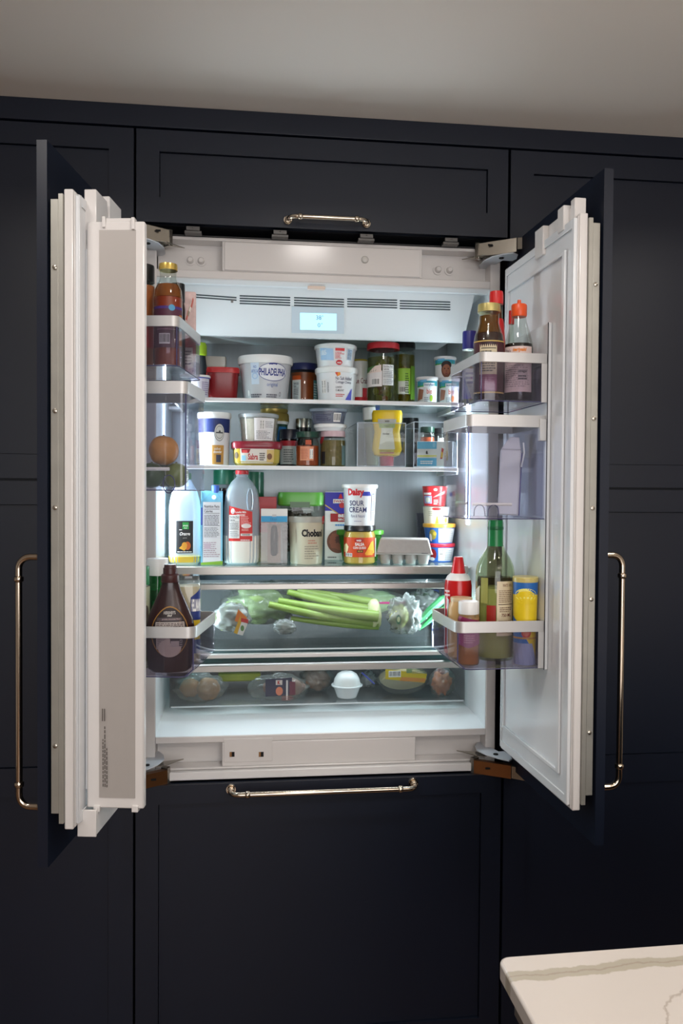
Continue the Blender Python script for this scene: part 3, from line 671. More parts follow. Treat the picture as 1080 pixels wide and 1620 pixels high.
def content(m, it, prof, top, k=.94, e=2.0, sy=1.0, name='contents', base=.02, n=32):
    P = [(interp(prof, base)*k*.96, base)]
    zs = [z for _, z in prof if base < z < top]
    P += [(interp(prof, z)*k, z) for z in zs]+[(interp(prof, top)*k, top), (0, top)]
    return it.lathe(name, m, P, e, sy, n)
W_ = (240, 240, 238); K_ = (35, 35, 40)
WP = PL('white', (232, 232, 230), .35); WTUB = PL('tub_white', (228, 230, 232), .35)
s1, s2, s3 = SH[1], SH[2], SH[3]
# ---- shelf 1, left to right
i = Item('food_bottle', 'dark bottle with a lime green cap at the left end of the top shelf', 'bottle', 303, 327, 543, .335, s1)
p = [(.9, 0), (1, .02), (1, .62), (.82, .78)]; i.lathe('bottle_body', PL('slate', (50, 58, 66)), p+[(.8, .8)]); i.lathe('cap', PL('lime', (176, 214, 50)), [(.84, .78), (1.0, .80), (1.0, .95), (.85, 1), (0, 1)])
i = Item('food_box', 'small beige lidded tub behind the red tub on the top shelf', 'tub', 320, 358, 566, .40, s1)
i.lathe('tub_body', PL('beige', (196, 184, 172)), [(.86, 0), (.93, .80)], e=6, sy=.8); i.lathe('lid', PL('beige_lid', (206, 196, 184)), [(1, .80), (1, .96), (.95, 1), (0, 1)], e=6, sy=.8)
L = i.lab([(.86, 0), (.93, .80)], 6, .8); L.rect(.15, .48, .75, .78, (200, 188, 176)); L.text('no', .25, .55, .62, .72, (150, 90, 60)); L.build(i.root)
i = Item('red_tub', 'deep red plastic tub with a red lid on the top shelf', 'tub', 326, 379, 584, .285, s1)
i.lathe('tub_body', PL('red', (126, 14, 20), .3, noise_amt=.15, nscale=30), [(.8, 0), (.84, .03), (.93, .85)], e=5, sy=.85); i.lathe('lid', PL('red_lid', (172, 22, 26), .3), [(1, .83), (1, .95), (.96, 1), (0, 1)], e=5, sy=.85)
i = Item('yogurt_cup', 'white yogurt cup with a blue rim at the front left of the top shelf', 'cup', 300, 333, 595, .235, s1)
p = [(.72, 0), (.9, .88)]; i.lathe('cup_body', PL('violet_white', (218, 214, 226)), p); i.lathe('lid', PL('blue_rim', (72, 84, 165)), [(.97, .86), (1, .90)]); i.lathe('foil', WP, [(1, .90), (1, .97), (.96, 1), (0, 1)])
L = i.lab(p); L.lines(.2, .15, 1.2, .75, 7, (150, 140, 175), .5); L.build(i.root)
i = Item('cream_cheese_tub', 'large silver-grey oval tub of cream cheese on the top shelf', 'tub', 376, 463, 566, .285, s1, rot=-4)
p = [(.78, 0), (.80, .04), (.93, .80), (.95, .84)]; i.lathe('tub_body', PL('silver', (196, 198, 202), .28), p, sy=.8, n=56); i.lathe('lid', WP, [(.98, .82), (1.0, .86), (1.0, .96), (.97, 1), (0, 1)], sy=.8, n=56)
i.lathe('foot', WP, [(.81, 0), (.82, .05), (.78, .05)], sy=.8, n=56)
L = i.lab(p, sy=.8); B_ = (38, 52, 130)
L.rect(-.55, .35, -.2, .82, (206, 220, 236)); L.text('NO', -.43, .70, -.30, .76, (70, 110, 180), .01); L.text('ARTIFICIAL', -.53, .60, -.22, .67, (90, 130, 190), .01); L.ell(-.375, .53, .13, .07, (170, 200, 230), .3)
L.ell(.38, .62, .62, .20, B_); L.ell(.38, .62, .60, .187, (228, 230, 234)); L.text('PHILADELPHIA', -.19, .54, .94, .70, B_, .03)
L.text('original', .12, .28, .58, .39, (90, 110, 170)); L.lines(-.6, .06, -.1, .15, 2, (110, 110, 120), .7); L.lines(.1, .06, .6, .15, 2, (110, 110, 120), .7); L.ell(.72, .14, .05, .05, (120, 120, 125), .3); L.ell(-.72, .16, .05, .07, (235, 235, 235)); L.build(i.root)
i = Item('sauce_jar', 'jar of orange-brown sauce with a dark blue lid on the top shelf', 'jar', 458, 503, 577, .385, s1)
p = [(.9, 0), (.97, .03), (.97, .80), (.9, .85)]; i.lathe('jar_glass', GLASS, p); content(FD('orange_sauce', (150, 72, 28)), i, p, .78); i.lathe('lid', PL('navy_lid', (40, 46, 96), .3), lidp(1, .84, 1))
L = i.lab(p); L.rect(-.95, .02, -.22, .60, (222, 226, 222)); L.rect(-.95, .60, -.22, .70, (200, 90, 40)); L.facts(-.82, .05, -.35, .56, (205, 220, 222)); L.rect(.72, .03, 1.3, .6, (90, 150, 150)); L.lines(.76, .08, 1.2, .55, 8, (225, 235, 235), .6); L.build(i.root)
i = Item('cottage_cheese_tub', 'white cottage cheese tub, lower of two stacked on the top shelf', 'tub', 498, 566, 584, .265, s1, rot=2)
p = [(.82, 0), (.84, .03), (.94, .84)]; i.lathe('tub_body', WTUB, p); i.lathe('lid', WP, [(.97, .82), (1, .86), (1, .97), (.95, 1), (0, 1)])
L = i.lab(p); L.text('No Salt Added', -.08, .60, .78, .70, (60, 60, 90), .01); L.text('Cottage Cheese', -.08, .48, .78, .58, (60, 60, 90), .01); L.text('LOWFAT', -.08, .36, .25, .42, K_, .01); L.text('1% MILKFAT', -.08, .27, .35, .33, K_, .01); L.lines(-.08, .12, .4, .22, 2, (190, 60, 50), .5)
L.quad([(.45, .03), (.85, .03), (.85, .38), (.78, .34)], (82, 82, 190)); L.quad([(-.1, .80), (0, .70), (.1, .76), (-.02, .88)], (214, 70, 40)); L.quad([(.0, .70), (.16, .75), (.12, .86), (.02, .80)], (236, 150, 40)); L.barcode(-.85, .22, -.6, .62, True); L.lines(-.50, .25, -.42, .55, 9, K_, .5); L.build(i.root)
lower = i
i = Item('cottage_cheese_tub', 'white tub printed pale blue and red, stacked on the cottage cheese tub', 'tub', 497, 564, 541, .265, s1+lower.h, rot=2, zmax=1.8545)
i.lathe('tub_body', WTUB, p); i.lathe('lid', WP, [(.97, .82), (1, .86), (1, .97), (.95, 1), (0, 1)])
L = i.lab(p); L.quad([(-.9, .3), (-.12, .25), (-.15, .75), (-.9, .82)], (170, 205, 236)); L.rect(-.85, .5, -.6, .7, (205, 222, 238)); L.text('15', -.75, .5, -.5, .72, (220, 232, 244), .03); L.rect(-.05, .66, .42, .78, (214, 60, 62)); L.lines(-.05, .34, .42, .64, 5, (214, 90, 90), .55, .5); L.ell(.16, .17, .17, .11, (200, 35, 45)); L.text('weis', .05, .12, .28, .21, W_, .02); L.facts(.6, .3, .9, .76, (190, 212, 235)); L.build(i.root)
i = Item('food_canister', 'white and red canister behind the stacked cottage cheese tubs', 'canister', 556, 584, 573, .36, s1)
p = [(.92, 0), (.94, .86)]; i.lathe('canister_body', WP, p); i.lathe('lid', WP, [(1, .84), (1, .98), (.96, 1), (0, 1)])
L = i.lab(p); L.rect(-.9, 0, 1.2, .2, (190, 30, 40)); L.text('Blue Crab', -.9, .50, .9, .62, (120, 40, 50), .01); L.rect(.25, .2, 1.0, .4, (180, 25, 40)); L.ell(.55, .3, .25, .1, (215, 60, 70)); L.build(i.root)
i = Item('jar_with_yellow_lid', 'yellow-lidded jar behind the white and red canister', 'jar', 556, 582, 570, .42, s1); i.lathe('jar_body', GLASSG, [(.9, 0), (.95, .84)]); i.lathe('lid', PL('mustard_lid', (196, 170, 50)), lidp(1, .84, 1)); i.root.name = 'food_jar'
PICK = FD('olive_pickles', (118, 118, 48), .3, .5, 35)
i = Item('pickle_jar', 'large jar of olives and pickles with a red lid on the top shelf', 'jar', 580, 631, 545, .27, s1)
p = [(.9, 0), (.98, .03), (.98, .80), (.9, .88), (.88, .90)]; i.lathe('jar_glass', GLASS, p); content(clear('brine', (196, 196, 120), .10, (150, 150, 70), .05, 1.3), i, p, .76, .95, name='brine')
for k in range(26):
    a = random.uniform(0, 2*PI); rr = random.uniform(.3, .72)*i.r; z = (.07+.66*(k/26))*i.h
    cc = random.choice([FD('olive', (112, 120, 44)), FD('olive_pale', (150, 150, 70)), FD('pimento', (150, 42, 28))])
    MB().blob((rr*math.sin(a), -rr*math.cos(a), z), (.0085, .0085, .011), .08, seed=k, nu=12, nv=8).build('olive', cc, i.root, world=False)
i.lathe('lid', PL('lid_red', (196, 40, 48), .3), lidp(1, .90, 1)); L = i.lab(p)
L.rect(-1.3, .26, -.05, .52, (222, 216, 214)); L.quad([(-1.3, .5), (-.3, .52), (-.2, .62), (-1.3, .58)], (70, 110, 60)); L.quad([(-1.2, .48), (-.1, .5), (-.1, .62), (-.5, .6)], (226, 206, 196)); L.barcode(-.75, .28, -.2, .40); L.facts(-.02, .28, .68, .62, (236, 236, 234)); L.build(i.root)
i = Item('pickle_jar', 'tall jar of yellow peppers with a black lid and lime green label', 'jar', 620, 656, 543, .335, s1)
p = [(.9, 0), (.98, .03), (.98, .84), (.88, .91)]; i.lathe('jar_glass', GLASS, p); content(clear('brine_yellow', (200, 190, 90), .15, (150, 140, 50), .05, 1.3), i, p, .80, .95, name='brine'); i.lathe('lid', PL('black_lid', (24, 26, 28), .3), lidp(1, .90, 1))
for k in range(14):
    a = random.uniform(0, 2*PI); rr = random.uniform(.2, .7)*i.r; z = (.10+.5*(k/14))*i.h; MB().blob((rr*math.sin(a), -rr*math.cos(a), z), (.009, .009, .013), .2, seed=k, nu=12, nv=8).build('pepper', FD('pepper_yellow', (190, 158, 50)), i.root, world=False)
L = i.lab(p); L.rect(-1.2, .18, .62, .58, (160, 205, 70)); L.rect(-1.0, .18, .45, .38, (228, 232, 222)); L.barcode(-.35, .20, .2, .30); L.rect(.66, .1, 1.3, .62, (110, 150, 50)); L.lines(.15, .2, .5, .52, 9, (70, 110, 40), .5); L.build(i.root)
YC = [(.80, 0), (.83, .02), (.92, .86), (.96, .9)]
def ycup(x0, x1, yt, Y, zb, lab_, fruit, face=False, rot=0):
    i = Item('yogurt_cup', lab_, 'cup', x0, x1, yt, Y, zb, rot, 'baby yogurt cups'); i.lathe('cup_body', WTUB, YC); i.lathe('lid', PL('foil', (214, 212, 212), .3), [(.98, .88), (1, .9), (1, .97), (.97, 1), (0, 1)])
    L = i.lab(YC); L.rect(-1.2, .66, 1.2, .84, (60, 150, 170)); L.quad([(-1.2, .60), (1.2, .66), (1.2, .78), (-1.2, .74)], (80, 165, 70)); L.quad([(-.7, .8), (-.1, .8), (0, .9), (-.8, .9)], (110, 175, 215))
    if face:
        L.ell(.15, .36, .50, .36, (112, 66, 46)); L.ell(.15, .58, .50, .20, (44, 30, 26)); L.ell(.15, .38, .40, .24, (150, 92, 66)); L.ell(-.02, .42, .05, .035, (30, 20, 18)); L.ell(.32, .42, .05, .035, (30, 20, 18)); L.ell(.15, .30, .07, .05, (126, 72, 52)); L.ell(.15, .19, .13, .03, (120, 50, 46))
    else:
        L.rect(-.35, .60, .75, .76, (232, 238, 242)); L.text('Stonyfield', -.3, .62, .7, .74, (40, 90, 130), .02); L.quad([(-1.2, .1), (-.5, .15), (-.35, .5), (-.9, .55)], (150, 100, 80)); L.text('baby' if 0 else 'bio', -.05, .34, .5, .54, (214, 130, 120), .03); L.ell(.42, .18, .18, .12, fruit); L.lines(-.3, .05, .15, .25, 3, (150, 150, 160), .5)
    L.build(i.root); return i
a = ycup(658, 693, 598, .25, s1, 'baby yogurt cup with a green pear, lower left of the three on the top shelf', (160, 190, 60))
ycup(693, 727, 599, .25, s1, 'baby yogurt cup with an orange fruit, lower right of the three on the top shelf', (224, 130, 60))
ycup(686, 721, 566, .262, s1+a.h, 'yogurt cup with a child\'s face, stacked on two others', None, True)
# ---- shelf 2
i = Item('paper_tub', 'tall white, navy and gold paper tub at the left of the middle shelf', 'tub', 312, 366, 654, .265, s2, rot=-6)
p = [(.84, 0), (.85, .02), (.95, .90)]; i.lathe('tub_body', WTUB, p); i.lathe('lid', WP, [(.98, .90), (1, .93), (1, .98), (.97, 1), (0, 1)])
L = i.lab(p); L.rect(-1.3, .62, 1.3, .88, (36, 50, 104)); L.rect(-.05, .02, .75, .38, (190, 142, 70)); L.rect(.22, .06, .55, .2, (60, 62, 80)); L.text('seafood', .1, .29, .5, .34, W_); L.text('chowder', .05, .23, .6, .28, W_, .02); L.ell(.42, .62, .33, .165, (38, 40, 50)); L.ell(.42, .62, .31, .155, (206, 206, 200)); L.ell(.42, .62, .25, .12, (110, 112, 108), .08); L.quad([(.2, .60), (.64, .60), (.64, .625), (.2, .625)], (70, 72, 72)); L.quad([(.36, .625), (.5, .625), (.45, .66), (.42, .66)], (60, 60, 60)); L.build(i.root)
i = Item('hummus_tub', 'square-sided hummus tub with a burgundy lid on the middle shelf', 'tub', 365, 446, 700, .265, s2)
p = [(.80, 0), (.90, .15), (.93, .72)]; i.lathe('tub_body', clear('tub_clear_yellow', (236, 226, 180), .3, (210, 190, 110), .1, 1.4), p, e=4, sy=.75, n=48); content(FD('hummus', (202, 180, 110)), i, p, .55, e=4, sy=.75); i.lathe('lid', PL('burgundy', (130, 28, 44), .3, noise_amt=.2, nscale=200), [(.97, .70), (1, .76), (1, .94), (.95, 1), (0, 1)], e=4, sy=.75, n=48)
L = i.lab(p, 4, .75); L.rect(-.62, .1, .66, .70, (222, 216, 206)); L.quad([(-.9, .12), (-.62, .1), (-.62, .7), (-.9, .66)], (186, 156, 50)); L.ell(-.78, .42, .10, .14, (90, 70, 40)); L.quad([(-.56, .52), (-.30, .52), (-.24, .68), (-.58, .68)], (150, 25, 35)); L.rect(-.54, .52, -.36, .63, (220, 80, 80)); L.text('Sabra', -.34, .24, .06, .50, (176, 40, 40), .03); L.rect(-.56, .2, -.42, .42, (150, 200, 220)); L.lines(.12, .22, .34, .56, 4, (90, 80, 70), .6); L.rect(.40, .15, .66, .66, (206, 176, 110)); L.ell(.5, .38, .09, .13, (120, 80, 50)); L.quad([(.66, .1), (.95, .14), (.95, .66), (.66, .68)], (170, 150, 60)); L.build(i.root)
low = i
i = Item('deli_container', 'clear round deli container with a white sticker, on the hummus tub', 'tub', 376, 441, 656, .265, s2+low.h)
p = [(.84, 0), (.96, .88)]; i.lathe('container_body', clear('deli_clear', (228, 228, 224), .25, (214, 212, 205), .1, 1.4), p); content(FD('oat_salad', (196, 186, 164), .6, .3, 120), i, p, .8); i.lathe('lid', clear('deli_lid', (226, 230, 232), .4, (220, 224, 228), .1, 1.4), [(.98, .86), (1, .9), (1, .97), (.96, 1), (0, 1)])
L = i.lab(p); L.rect(-.22, .04, .92, .82, (226, 222, 222)); L.barcode(.08, .44, .3, .74, True); L.lines(-.12, .1, .8, .4, 6, (130, 128, 130), .4, .4); L.lines(.36, .5, .85, .74, 4, (150, 148, 150), .4); L.build(i.root)
i = Item('food_jar', 'jar with a gold lid and green-blue label behind the deli container', 'jar', 410, 457, 655, .415, s2)
p = [(.8, 0), (.9, .8)]; i.lathe('jar_body', PL('deep_green', (24, 62, 44), .3), p); i.lathe('rim', WP, [(.93, .80), (.98, .85)]); i.lathe('lid', PL('gold_lid', (164, 140, 70), .3, metal=.4), [(1, .85), (1, .96), (.95, 1), (0, 1)])
L = i.lab(p); L.quad([(.2, .5), (1.1, .5), (1.1, .75), (.35, .75)], (40, 110, 170)); L.quad([(.1, .3), (1.1, .3), (1.1, .5), (.3, .5)], (30, 120, 90)); L.build(i.root)
low = i
i = Item('food_jar', 'second gold-lidded tub stacked just under the top shelf', 'jar', 411, 456, 640, .415, s2+low.h, zmax=s1-.0075); i.lathe('jar_body', PL('gold_lid', (164, 140, 70)), [(.9, 0), (.97, .5), (.97, 1), (0, 1)])
i = Item('sauce_jar', 'short jar with a near-black lid and red and grey label on the middle shelf', 'jar', 442, 472, 680, .352, s2)
p = [(.9, 0), (.97, .03), (.97, .76)]; i.lathe('jar_glass', GLASSR, p); content(FD('dark_jam', (62, 22, 20)), i, p, .7); i.lathe('lid', PL('ink_lid', (30, 32, 46), .3), lidp(1, .74, 1)); L = i.lab(p); L.rect(-1.2, .08, 1.1, .56, (168, 172, 168)); L.rect(-1.2, .56, 1.1, .7, (150, 30, 42)); L.lines(-.6, .14, .5, .5, 6, (90, 96, 96), .5); L.build(i.root)
i = Item('dark_bottle', 'dark bottle with a silver cap behind the tomato sauce jar', 'bottle', 465, 495, 663, .41, s2); i.root.name = 'sauce_bottle'
i.lathe('bottle_body', PL('near_black', (24, 26, 26), .2), [(.9, 0), (1, .03), (1, .6), (.8, .72), (.8, .82)]); i.lathe('cap', HINGEM, lidp(.85, .82, 1))
i = Item('sauce_jar', 'tomato sauce jar with a dark green lid and peach label on the middle shelf', 'jar', 466.5, 505, 684, .262, s2)
p = [(.88, 0), (.98, .04), (.98, .66), (.85, .82), (.85, .86)]; i.lathe('jar_glass', GLASS, p); content(FD('tomato_sauce', (164, 70, 28)), i, p, .60); i.lathe('lid', PL('green_lid', (28, 66, 52), .3), lidp(.95, .84, 1))
L = i.lab(p); L.rect(-.62, .17, .55, .57, (222, 150, 116)); L.rect(-.15, .62, .35, .76, (180, 80, 50)); L.lines(-.55, .22, .1, .52, 7, (190, 110, 84), .5); L.barcode(.2, .22, .5, .5, True); L.build(i.root)
i = Item('mustard_jar', 'jar of coarse olive-brown relish with a striped lid, under a stacked tub', 'jar', 505.5, 547, 683, .262, s2)
p = [(.9, 0), (.98, .04), (.98, .72), (.88, .84)]; i.lathe('jar_glass', GLASS, p); content(FD('grain_relish', (112, 96, 50), .5, .5, 140), i, p, .74); i.lathe('lid', PL('pink_lid', (200, 170, 176), .3), lidp(.95, .84, 1)); L = i.lab(p); L.rect(-1.0, .08, -.62, .42, (30, 30, 34)); L.rect(.75, .05, 1.2, .6, (90, 110, 110)); L.ell(-1.1, .78, .3, .14, (150, 40, 50)); L.build(i.root)
low = i
i = Item('lidded_tub', 'white-lidded flat tub sitting on the relish jar', 'tub', 496, 548, 672, .268, s2+low.h); i.lathe('tub_body', WTUB, [(.85, 0), (.96, .55)]); i.lathe('lid', WP, [(1, .5), (1, .9), (.95, 1), (0, 1)]); low2 = i
i = Item('deli_container', 'small clear container with a barcode sticker at the top of the relish stack', 'tub', 489, 549, 648, .268, s2+low.h+low2.h)
p = [(.82, 0), (.94, .8)]; i.lathe('container_body', clear('deli_blue_clear', (200, 208, 222), .3, (150, 156, 176), .1, 1.4), p, e=3, sy=.8); content(FD('frosty_contents', (120, 122, 134), .6, .3, 90), i, p, .55, e=3, sy=.8); i.lathe('lid', clear('deli_lid2', (206, 216, 226), .5, (180, 192, 206), .1, 1.4), [(.97, .8), (1, .84), (1, .97), (.96, 1), (0, 1)], e=3, sy=.8)
L = i.lab(p, 3, .8); L.barcode(.3, .12, .7, .7); L.lines(-.7, .2, .15, .65, 4, (60, 62, 90), .5); L.build(i.root)
def organiser(x0, x1, yt, yf, label, dep):
    A, B = PY(x0, 720, yf), PY(x1, 720, yf); h = PY((x0+x1)/2, yt, yf).z-s2; w = .0022; X0, X1 = A.x, B.x
    T = thing('clear_organiser', label, 'organiser', ((X0+X1)/2, yf+dep/2, s2)); b = MB(); y0, y1 = yf, yf+dep; z0, z1 = s2+.0005, s2+h
    b.box(X0, X1, y0, y1, z0, z0+w); b.box(X0, X1, y0, y0+w, z0+w, z1); b.box(X0, X1, y1-w, y1, z0+w, z1); b.box(X0, X0+w, y0+w, y1-w, z0+w, z1); b.box(X1-w, X1, y0+w, y1-w, z0+w, z1)
    b.build('tray', DRAWC, T); e = MB(); E_ = clear('organiser_edge', (205, 214, 224), .5, (225, 232, 240), .05, 1.6)
    for X in (X0, X1): e.tube([(X, y0, z0+.001), (X, y0, z1)], .0013, 6)
    e.tube([(X0, y0, z1), (X1, y0, z1)], .0013, 6); e.tube([(X0, y0, z0+.0013), (X1, y0, z0+.0013)], .0012, 6); e.tube([(X0, y0, z1), (X0, y1, z1)], .0011, 6); e.tube([(X1, y0, z1), (X1, y1, z1)], .0011, 6)
    e.build('tray_edge', E_, T); return T, X0, X1
organiser(565, 641, 669, .206, 'clear plastic organiser holding the mustard bottle on the middle shelf', .21)
organiser(654, 722.5, 668, .206, 'clear plastic organiser holding cartons at the right of the middle shelf', .21)
zb = s2+.0031
i = Item('relish_bottle', 'clear squeeze bottle of green relish with a white cap, leaning in the organiser', 'bottle', 580, 599, 645, .30, zb+.002, tilt=(0, -4))
p = [(.8, 0), (1, .03), (1, .70), (.82, .80)]; i.lathe('bottle_body', clear('squeeze_clear', (220, 224, 214), .18, (200, 205, 190), .1, 1.4), p, n=40); content(FD('green_relish', (104, 112, 56), .5, .5, 130), i, p, .66); i.lathe('cap', WP, lidp(1.08, .79, 1, .04))
i = Item('mustard_bottle', 'yellow mustard squeeze bottle standing upside down on its red cap', 'bottle', 587, 636.5, 650, .245, zb)
p = [(.52, .17), (.80, .20), (.95, .30), (.86, .50), (.80, .62), (.94, .82), (.96, .95), (.90, 1.0), (0, 1.0)]
i.lathe('cap', PL('mustard_red', (168, 34, 44), .35), [(.40, 0), (.42, .01), (.44, .175), (0, .176)]); i.lathe('bottle_body', PL('mustard_yellow', (222, 186, 14), .3), [(0, .17)]+p, sy=.5, e=2.6, n=48)
L = i.lab(p, 2.6, .5); L.quad([(-.5, .22), (.5, .22), (.45, .34), (-.45, .34)], (214, 200, 120)); L.quad([(-.52, .30), (.52, .30), (.42, .68), (-.42, .68)], (222, 222, 206)); L.rect(-.55, .68, .55, .78, (150, 170, 90)); L.rect(-.6, .78, .6, .84, (178, 178, 170)); L.text('weis', -.15, .785, .15, .825, K_, .02); L.text('mustard', -.2, .70, .2, .75, (70, 80, 50), .01); L.lines(-.3, .56, .3, .6, 1, (120, 120, 100), .7); L.rect(-.5, .225, .5, .245, (180, 60, 40)); L.lines(-.4, .26, .3, .28, 1, (150, 130, 90), .6); L.build(i.root)
i = Item('condiment_jar', 'jar with a blue cap behind the mustard bottle', 'jar', 575, 600, 646, .36, zb, zmax=s1-.0065); i.lathe('jar_body', PL('pale_blue_body', (150, 165, 185)), [(.9, 0), (.95, .8)]); i.lathe('cap', PL('royal_blue', (50, 80, 170)), lidp(1, .8, 1))
i = Item('dark_jar', 'dark jar with a black lid between the two organisers', 'jar', 637, 661, 662, .442, s2); i.root.name = 'food_jar'
p = [(.9, 0), (1, .03), (1, .78)]; i.lathe('jar_glass', GLASSR, p); content(FD('dark_relish', (60, 26, 24)), i, p, .72); i.lathe('lid', PL('black_lid', (24, 26, 28)), lidp(1.02, .8, 1)); L = i.lab(p); L.rect(-.8, .1, .8, .5, (120, 110, 116)); L.build(i.root)
i = Item('salsa_jar', 'small jar of orange salsa with a dark green lid in the right organiser', 'jar', 664, 687, 676, .27, zb)
p = [(.9, 0), (.98, .04), (.98, .78), (.88, .86)]; i.lathe('jar_glass', GLASS, p); content(FD('orange_salsa', (206, 84, 36)), i, p, .74); i.lathe('lid', PL('green_lid', (28, 66, 52)), lidp(.95, .86, 1))
i = Item('round_tin', 'black jar printed in white behind the blue carton', 'jar', 686, 706, 678, .325, zb+.0008); i.root.name = 'food_jar'
p = [(.95, 0), (.95, .85)]; i.lathe('jar_body', PL('near_black', (24, 26, 26)), p); i.lathe('lid', PL('black_lid', (24, 26, 28)), lidp(1, .85, 1)); L = i.lab(p); L.text('Roasts', -.45, .64, .6, .80, W_, .03, .3); L.ell(.1, .50, .5, .1, (180, 70, 50)); L.build(i.root)
i = Item('food_carton', 'small blue and white carton at the front of the right organiser', 'carton', 660, 715, 699, .238, zb, dep=.034)
i.box('carton_body', PL('carton_white', (232, 232, 228), .5), -1, 1, -1, 1, 0, 1); L = i.flat(); L.rect(-.98, .70, .1, .99, (100, 185, 220)); L.rect(-.98, .02, .1, .34, (80, 175, 215)); L.rect(-.98, .39, .1, .45, (226, 222, 90)); L.ell(-.45, .56, .05, .07, K_); L.rect(-.5, .5, -.38, .53, K_); L.lines(-.8, .1, -.1, .26, 2, W_, .6, .1); L.ell(-.05, .86, .08, .1, (140, 205, 232)); L.quad([(.3, .3), (.42, .3), (.5, .7), (.38, .75)], (200, 80, 70)); L.quad([(.34, .35), (.42, .35), (.45, .55), (.36, .6)], (240, 200, 80)); L.quad([(.62, .25), (.74, .25), (.72, .6), (.64, .6)], (230, 190, 90)); L.build(i.root)
# ---- shelf 3
i = Item('juice_bottle', 'large clear plastic bottle with a little orange juice and a dark label', 'bottle', 267, 316.5, 722, .255, s3, rot=6, zmax=s2-.021)
p = [(.84, 0), (.97, .03), (1, .07), (1, .62), (.94, .70), (.80, .80), (.42, .92), (.36, .94), (.36, .955)]
i.lathe('bottle_body', clear('juice_plastic', (226, 236, 242), .42, (205, 218, 228), .2, 1.4), p, e=3.4, sy=.95, n=48); content(FD('orange_juice', (226, 190, 60), .3, .06, 10), i, p, .09, 1.004, 3.4, .95, base=.003); i.lathe('cap', PL('cap_green', (40, 130, 60)), lidp(.44, .93, 1))
L = i.lab(p, 3.4, .95); L.rect(-.58, .13, .42, .48, (40, 42, 44)); L.rect(-.22, .39, .16, .465, (50, 170, 80)); L.text('simply', -.19, .415, .13, .44, W_, .02); L.text('fresh', -.12, .396, .06, .41, W_, .02); L.text('Orange', -.38, .31, .24, .36, W_, .03, .3); L.text('JUICE', -.2, .285, .05, .30, (190, 190, 185)); L.ell(.08, .21, .20, .045, (220, 110, 40)); L.quad([(-.42, .185), (-.1, .155), (.05, .19), (-.1, .24)], (240, 180, 60)); L.ell(-.1, .215, .16, .035, (236, 170, 60)); L.lines(-.5, .14, .35, .155, 1, W_, .6, 0); L.lines(-.4, .38, -.24, .40, 1, W_, .4); L.build(i.root)
i = Item('milk_carton', 'tall pale blue carton with a blue cap and nutrition panel', 'carton', 318, 352, 768, .25, s3, dep=.062)
b = MB(); W2 = i.r; H = i.h; zt_ = .93*H
b.prism([(-W2, 0), (W2, 0), (W2, zt_*.86), (W2, zt_), (-W2, zt_), (-W2, zt_*.86)], -.031, .031, fn=lambda x, z, y: (x, y*(1.0 if z < zt_*.9 else .35), z)); b.build('carton_body', PL('carton_blue', (120, 196, 226), .4), i.root, .0012, world=False)
MB().lathe([(.0105, .905*H), (.0105, H*.99), (.0095, H), (0, H)], 24, c=(.009, -.006, 0)).build('cap', PL('cap_blue', (70, 110, 205)), i.root, world=False)
L = i.flat(); L.rect(-.82, .03, .82, .79, (232, 236, 240)); L.quad([(-1, 0), (1, 0), (1, .05), (-1, .03)], (140, 190, 60)); L.rect(-1, .5, -.86, .72, (70, 90, 180)); L.facts(-.8, .33, .78, .77, (228, 232, 238)); L.lines(-.75, .1, .75, .3, 8, (190, 175, 185), .5); L.rect(-.7, .2, -.1, .27, (205, 190, 205)); L.ell(.15, .775, .0, .0, W_); L.build(i.root)
# gable marks: pale oval, and fold shade painted as darker blue crease lines
L = Label(lambda q, t, h: (q*W2, -.031+(t-.80)/.13*.020-h, t*H), 9); L.ell(.18, .85, .2, .028, (225, 238, 245)); L.quad([(-1, .81), (-.97, .81), (-.1, .90), (-.14, .90)], (84, 160, 205)); L.quad([(.97, .81), (1, .81), (.5, .90), (.46, .90)], (84, 160, 205)); L.build(i.root, 'gable_marks')
# milk jug
i = Item('milk_jug', 'translucent half-gallon milk jug with a red cap and red label', 'jug', 354, 411, 744, .262, s3, rot=-4)
p = [(.80, 0), (.93, .02), (.98, .07), (1, .30), (.98, .60), (.92, .72), (.84, .79), (.60, .87), (.33, .92), (.30, .935), (.34, .945), (.32, .96)]
def tube_fn(x, y, z): return (x, y, z)
i.lathe('jug_body', MILKP, p, e=3.2, sy=.95, n=48); content(PL('milk', (238, 236, 226), .3), i, p, .305, 1.004, 3.2, .95, name='milk', base=.003); i.lathe('cap', PL('cap_red', (196, 44, 52)), [(.37, .955), (.37, .995), (.34, 1), (0, 1)])
hp = [(.62, .60), (.80, .62), (.88, .70), (.80, .785), (.60, .80), (.45, .74), (.43, .66), (.50, .60), (.62, .60)]
MB().tube([(a*i.r, -.93*i.r, z*i.h) for a, z in [(.42, .58), (.36, .66), (.37, .74), (.46, .80), (.58, .80), (.66, .74), (.68, .66), (.62, .58), (.42, .58)]], .0018, 8).build('handle_recess', PL('jug_grey', (150, 166, 182), .3), i.root, world=False)
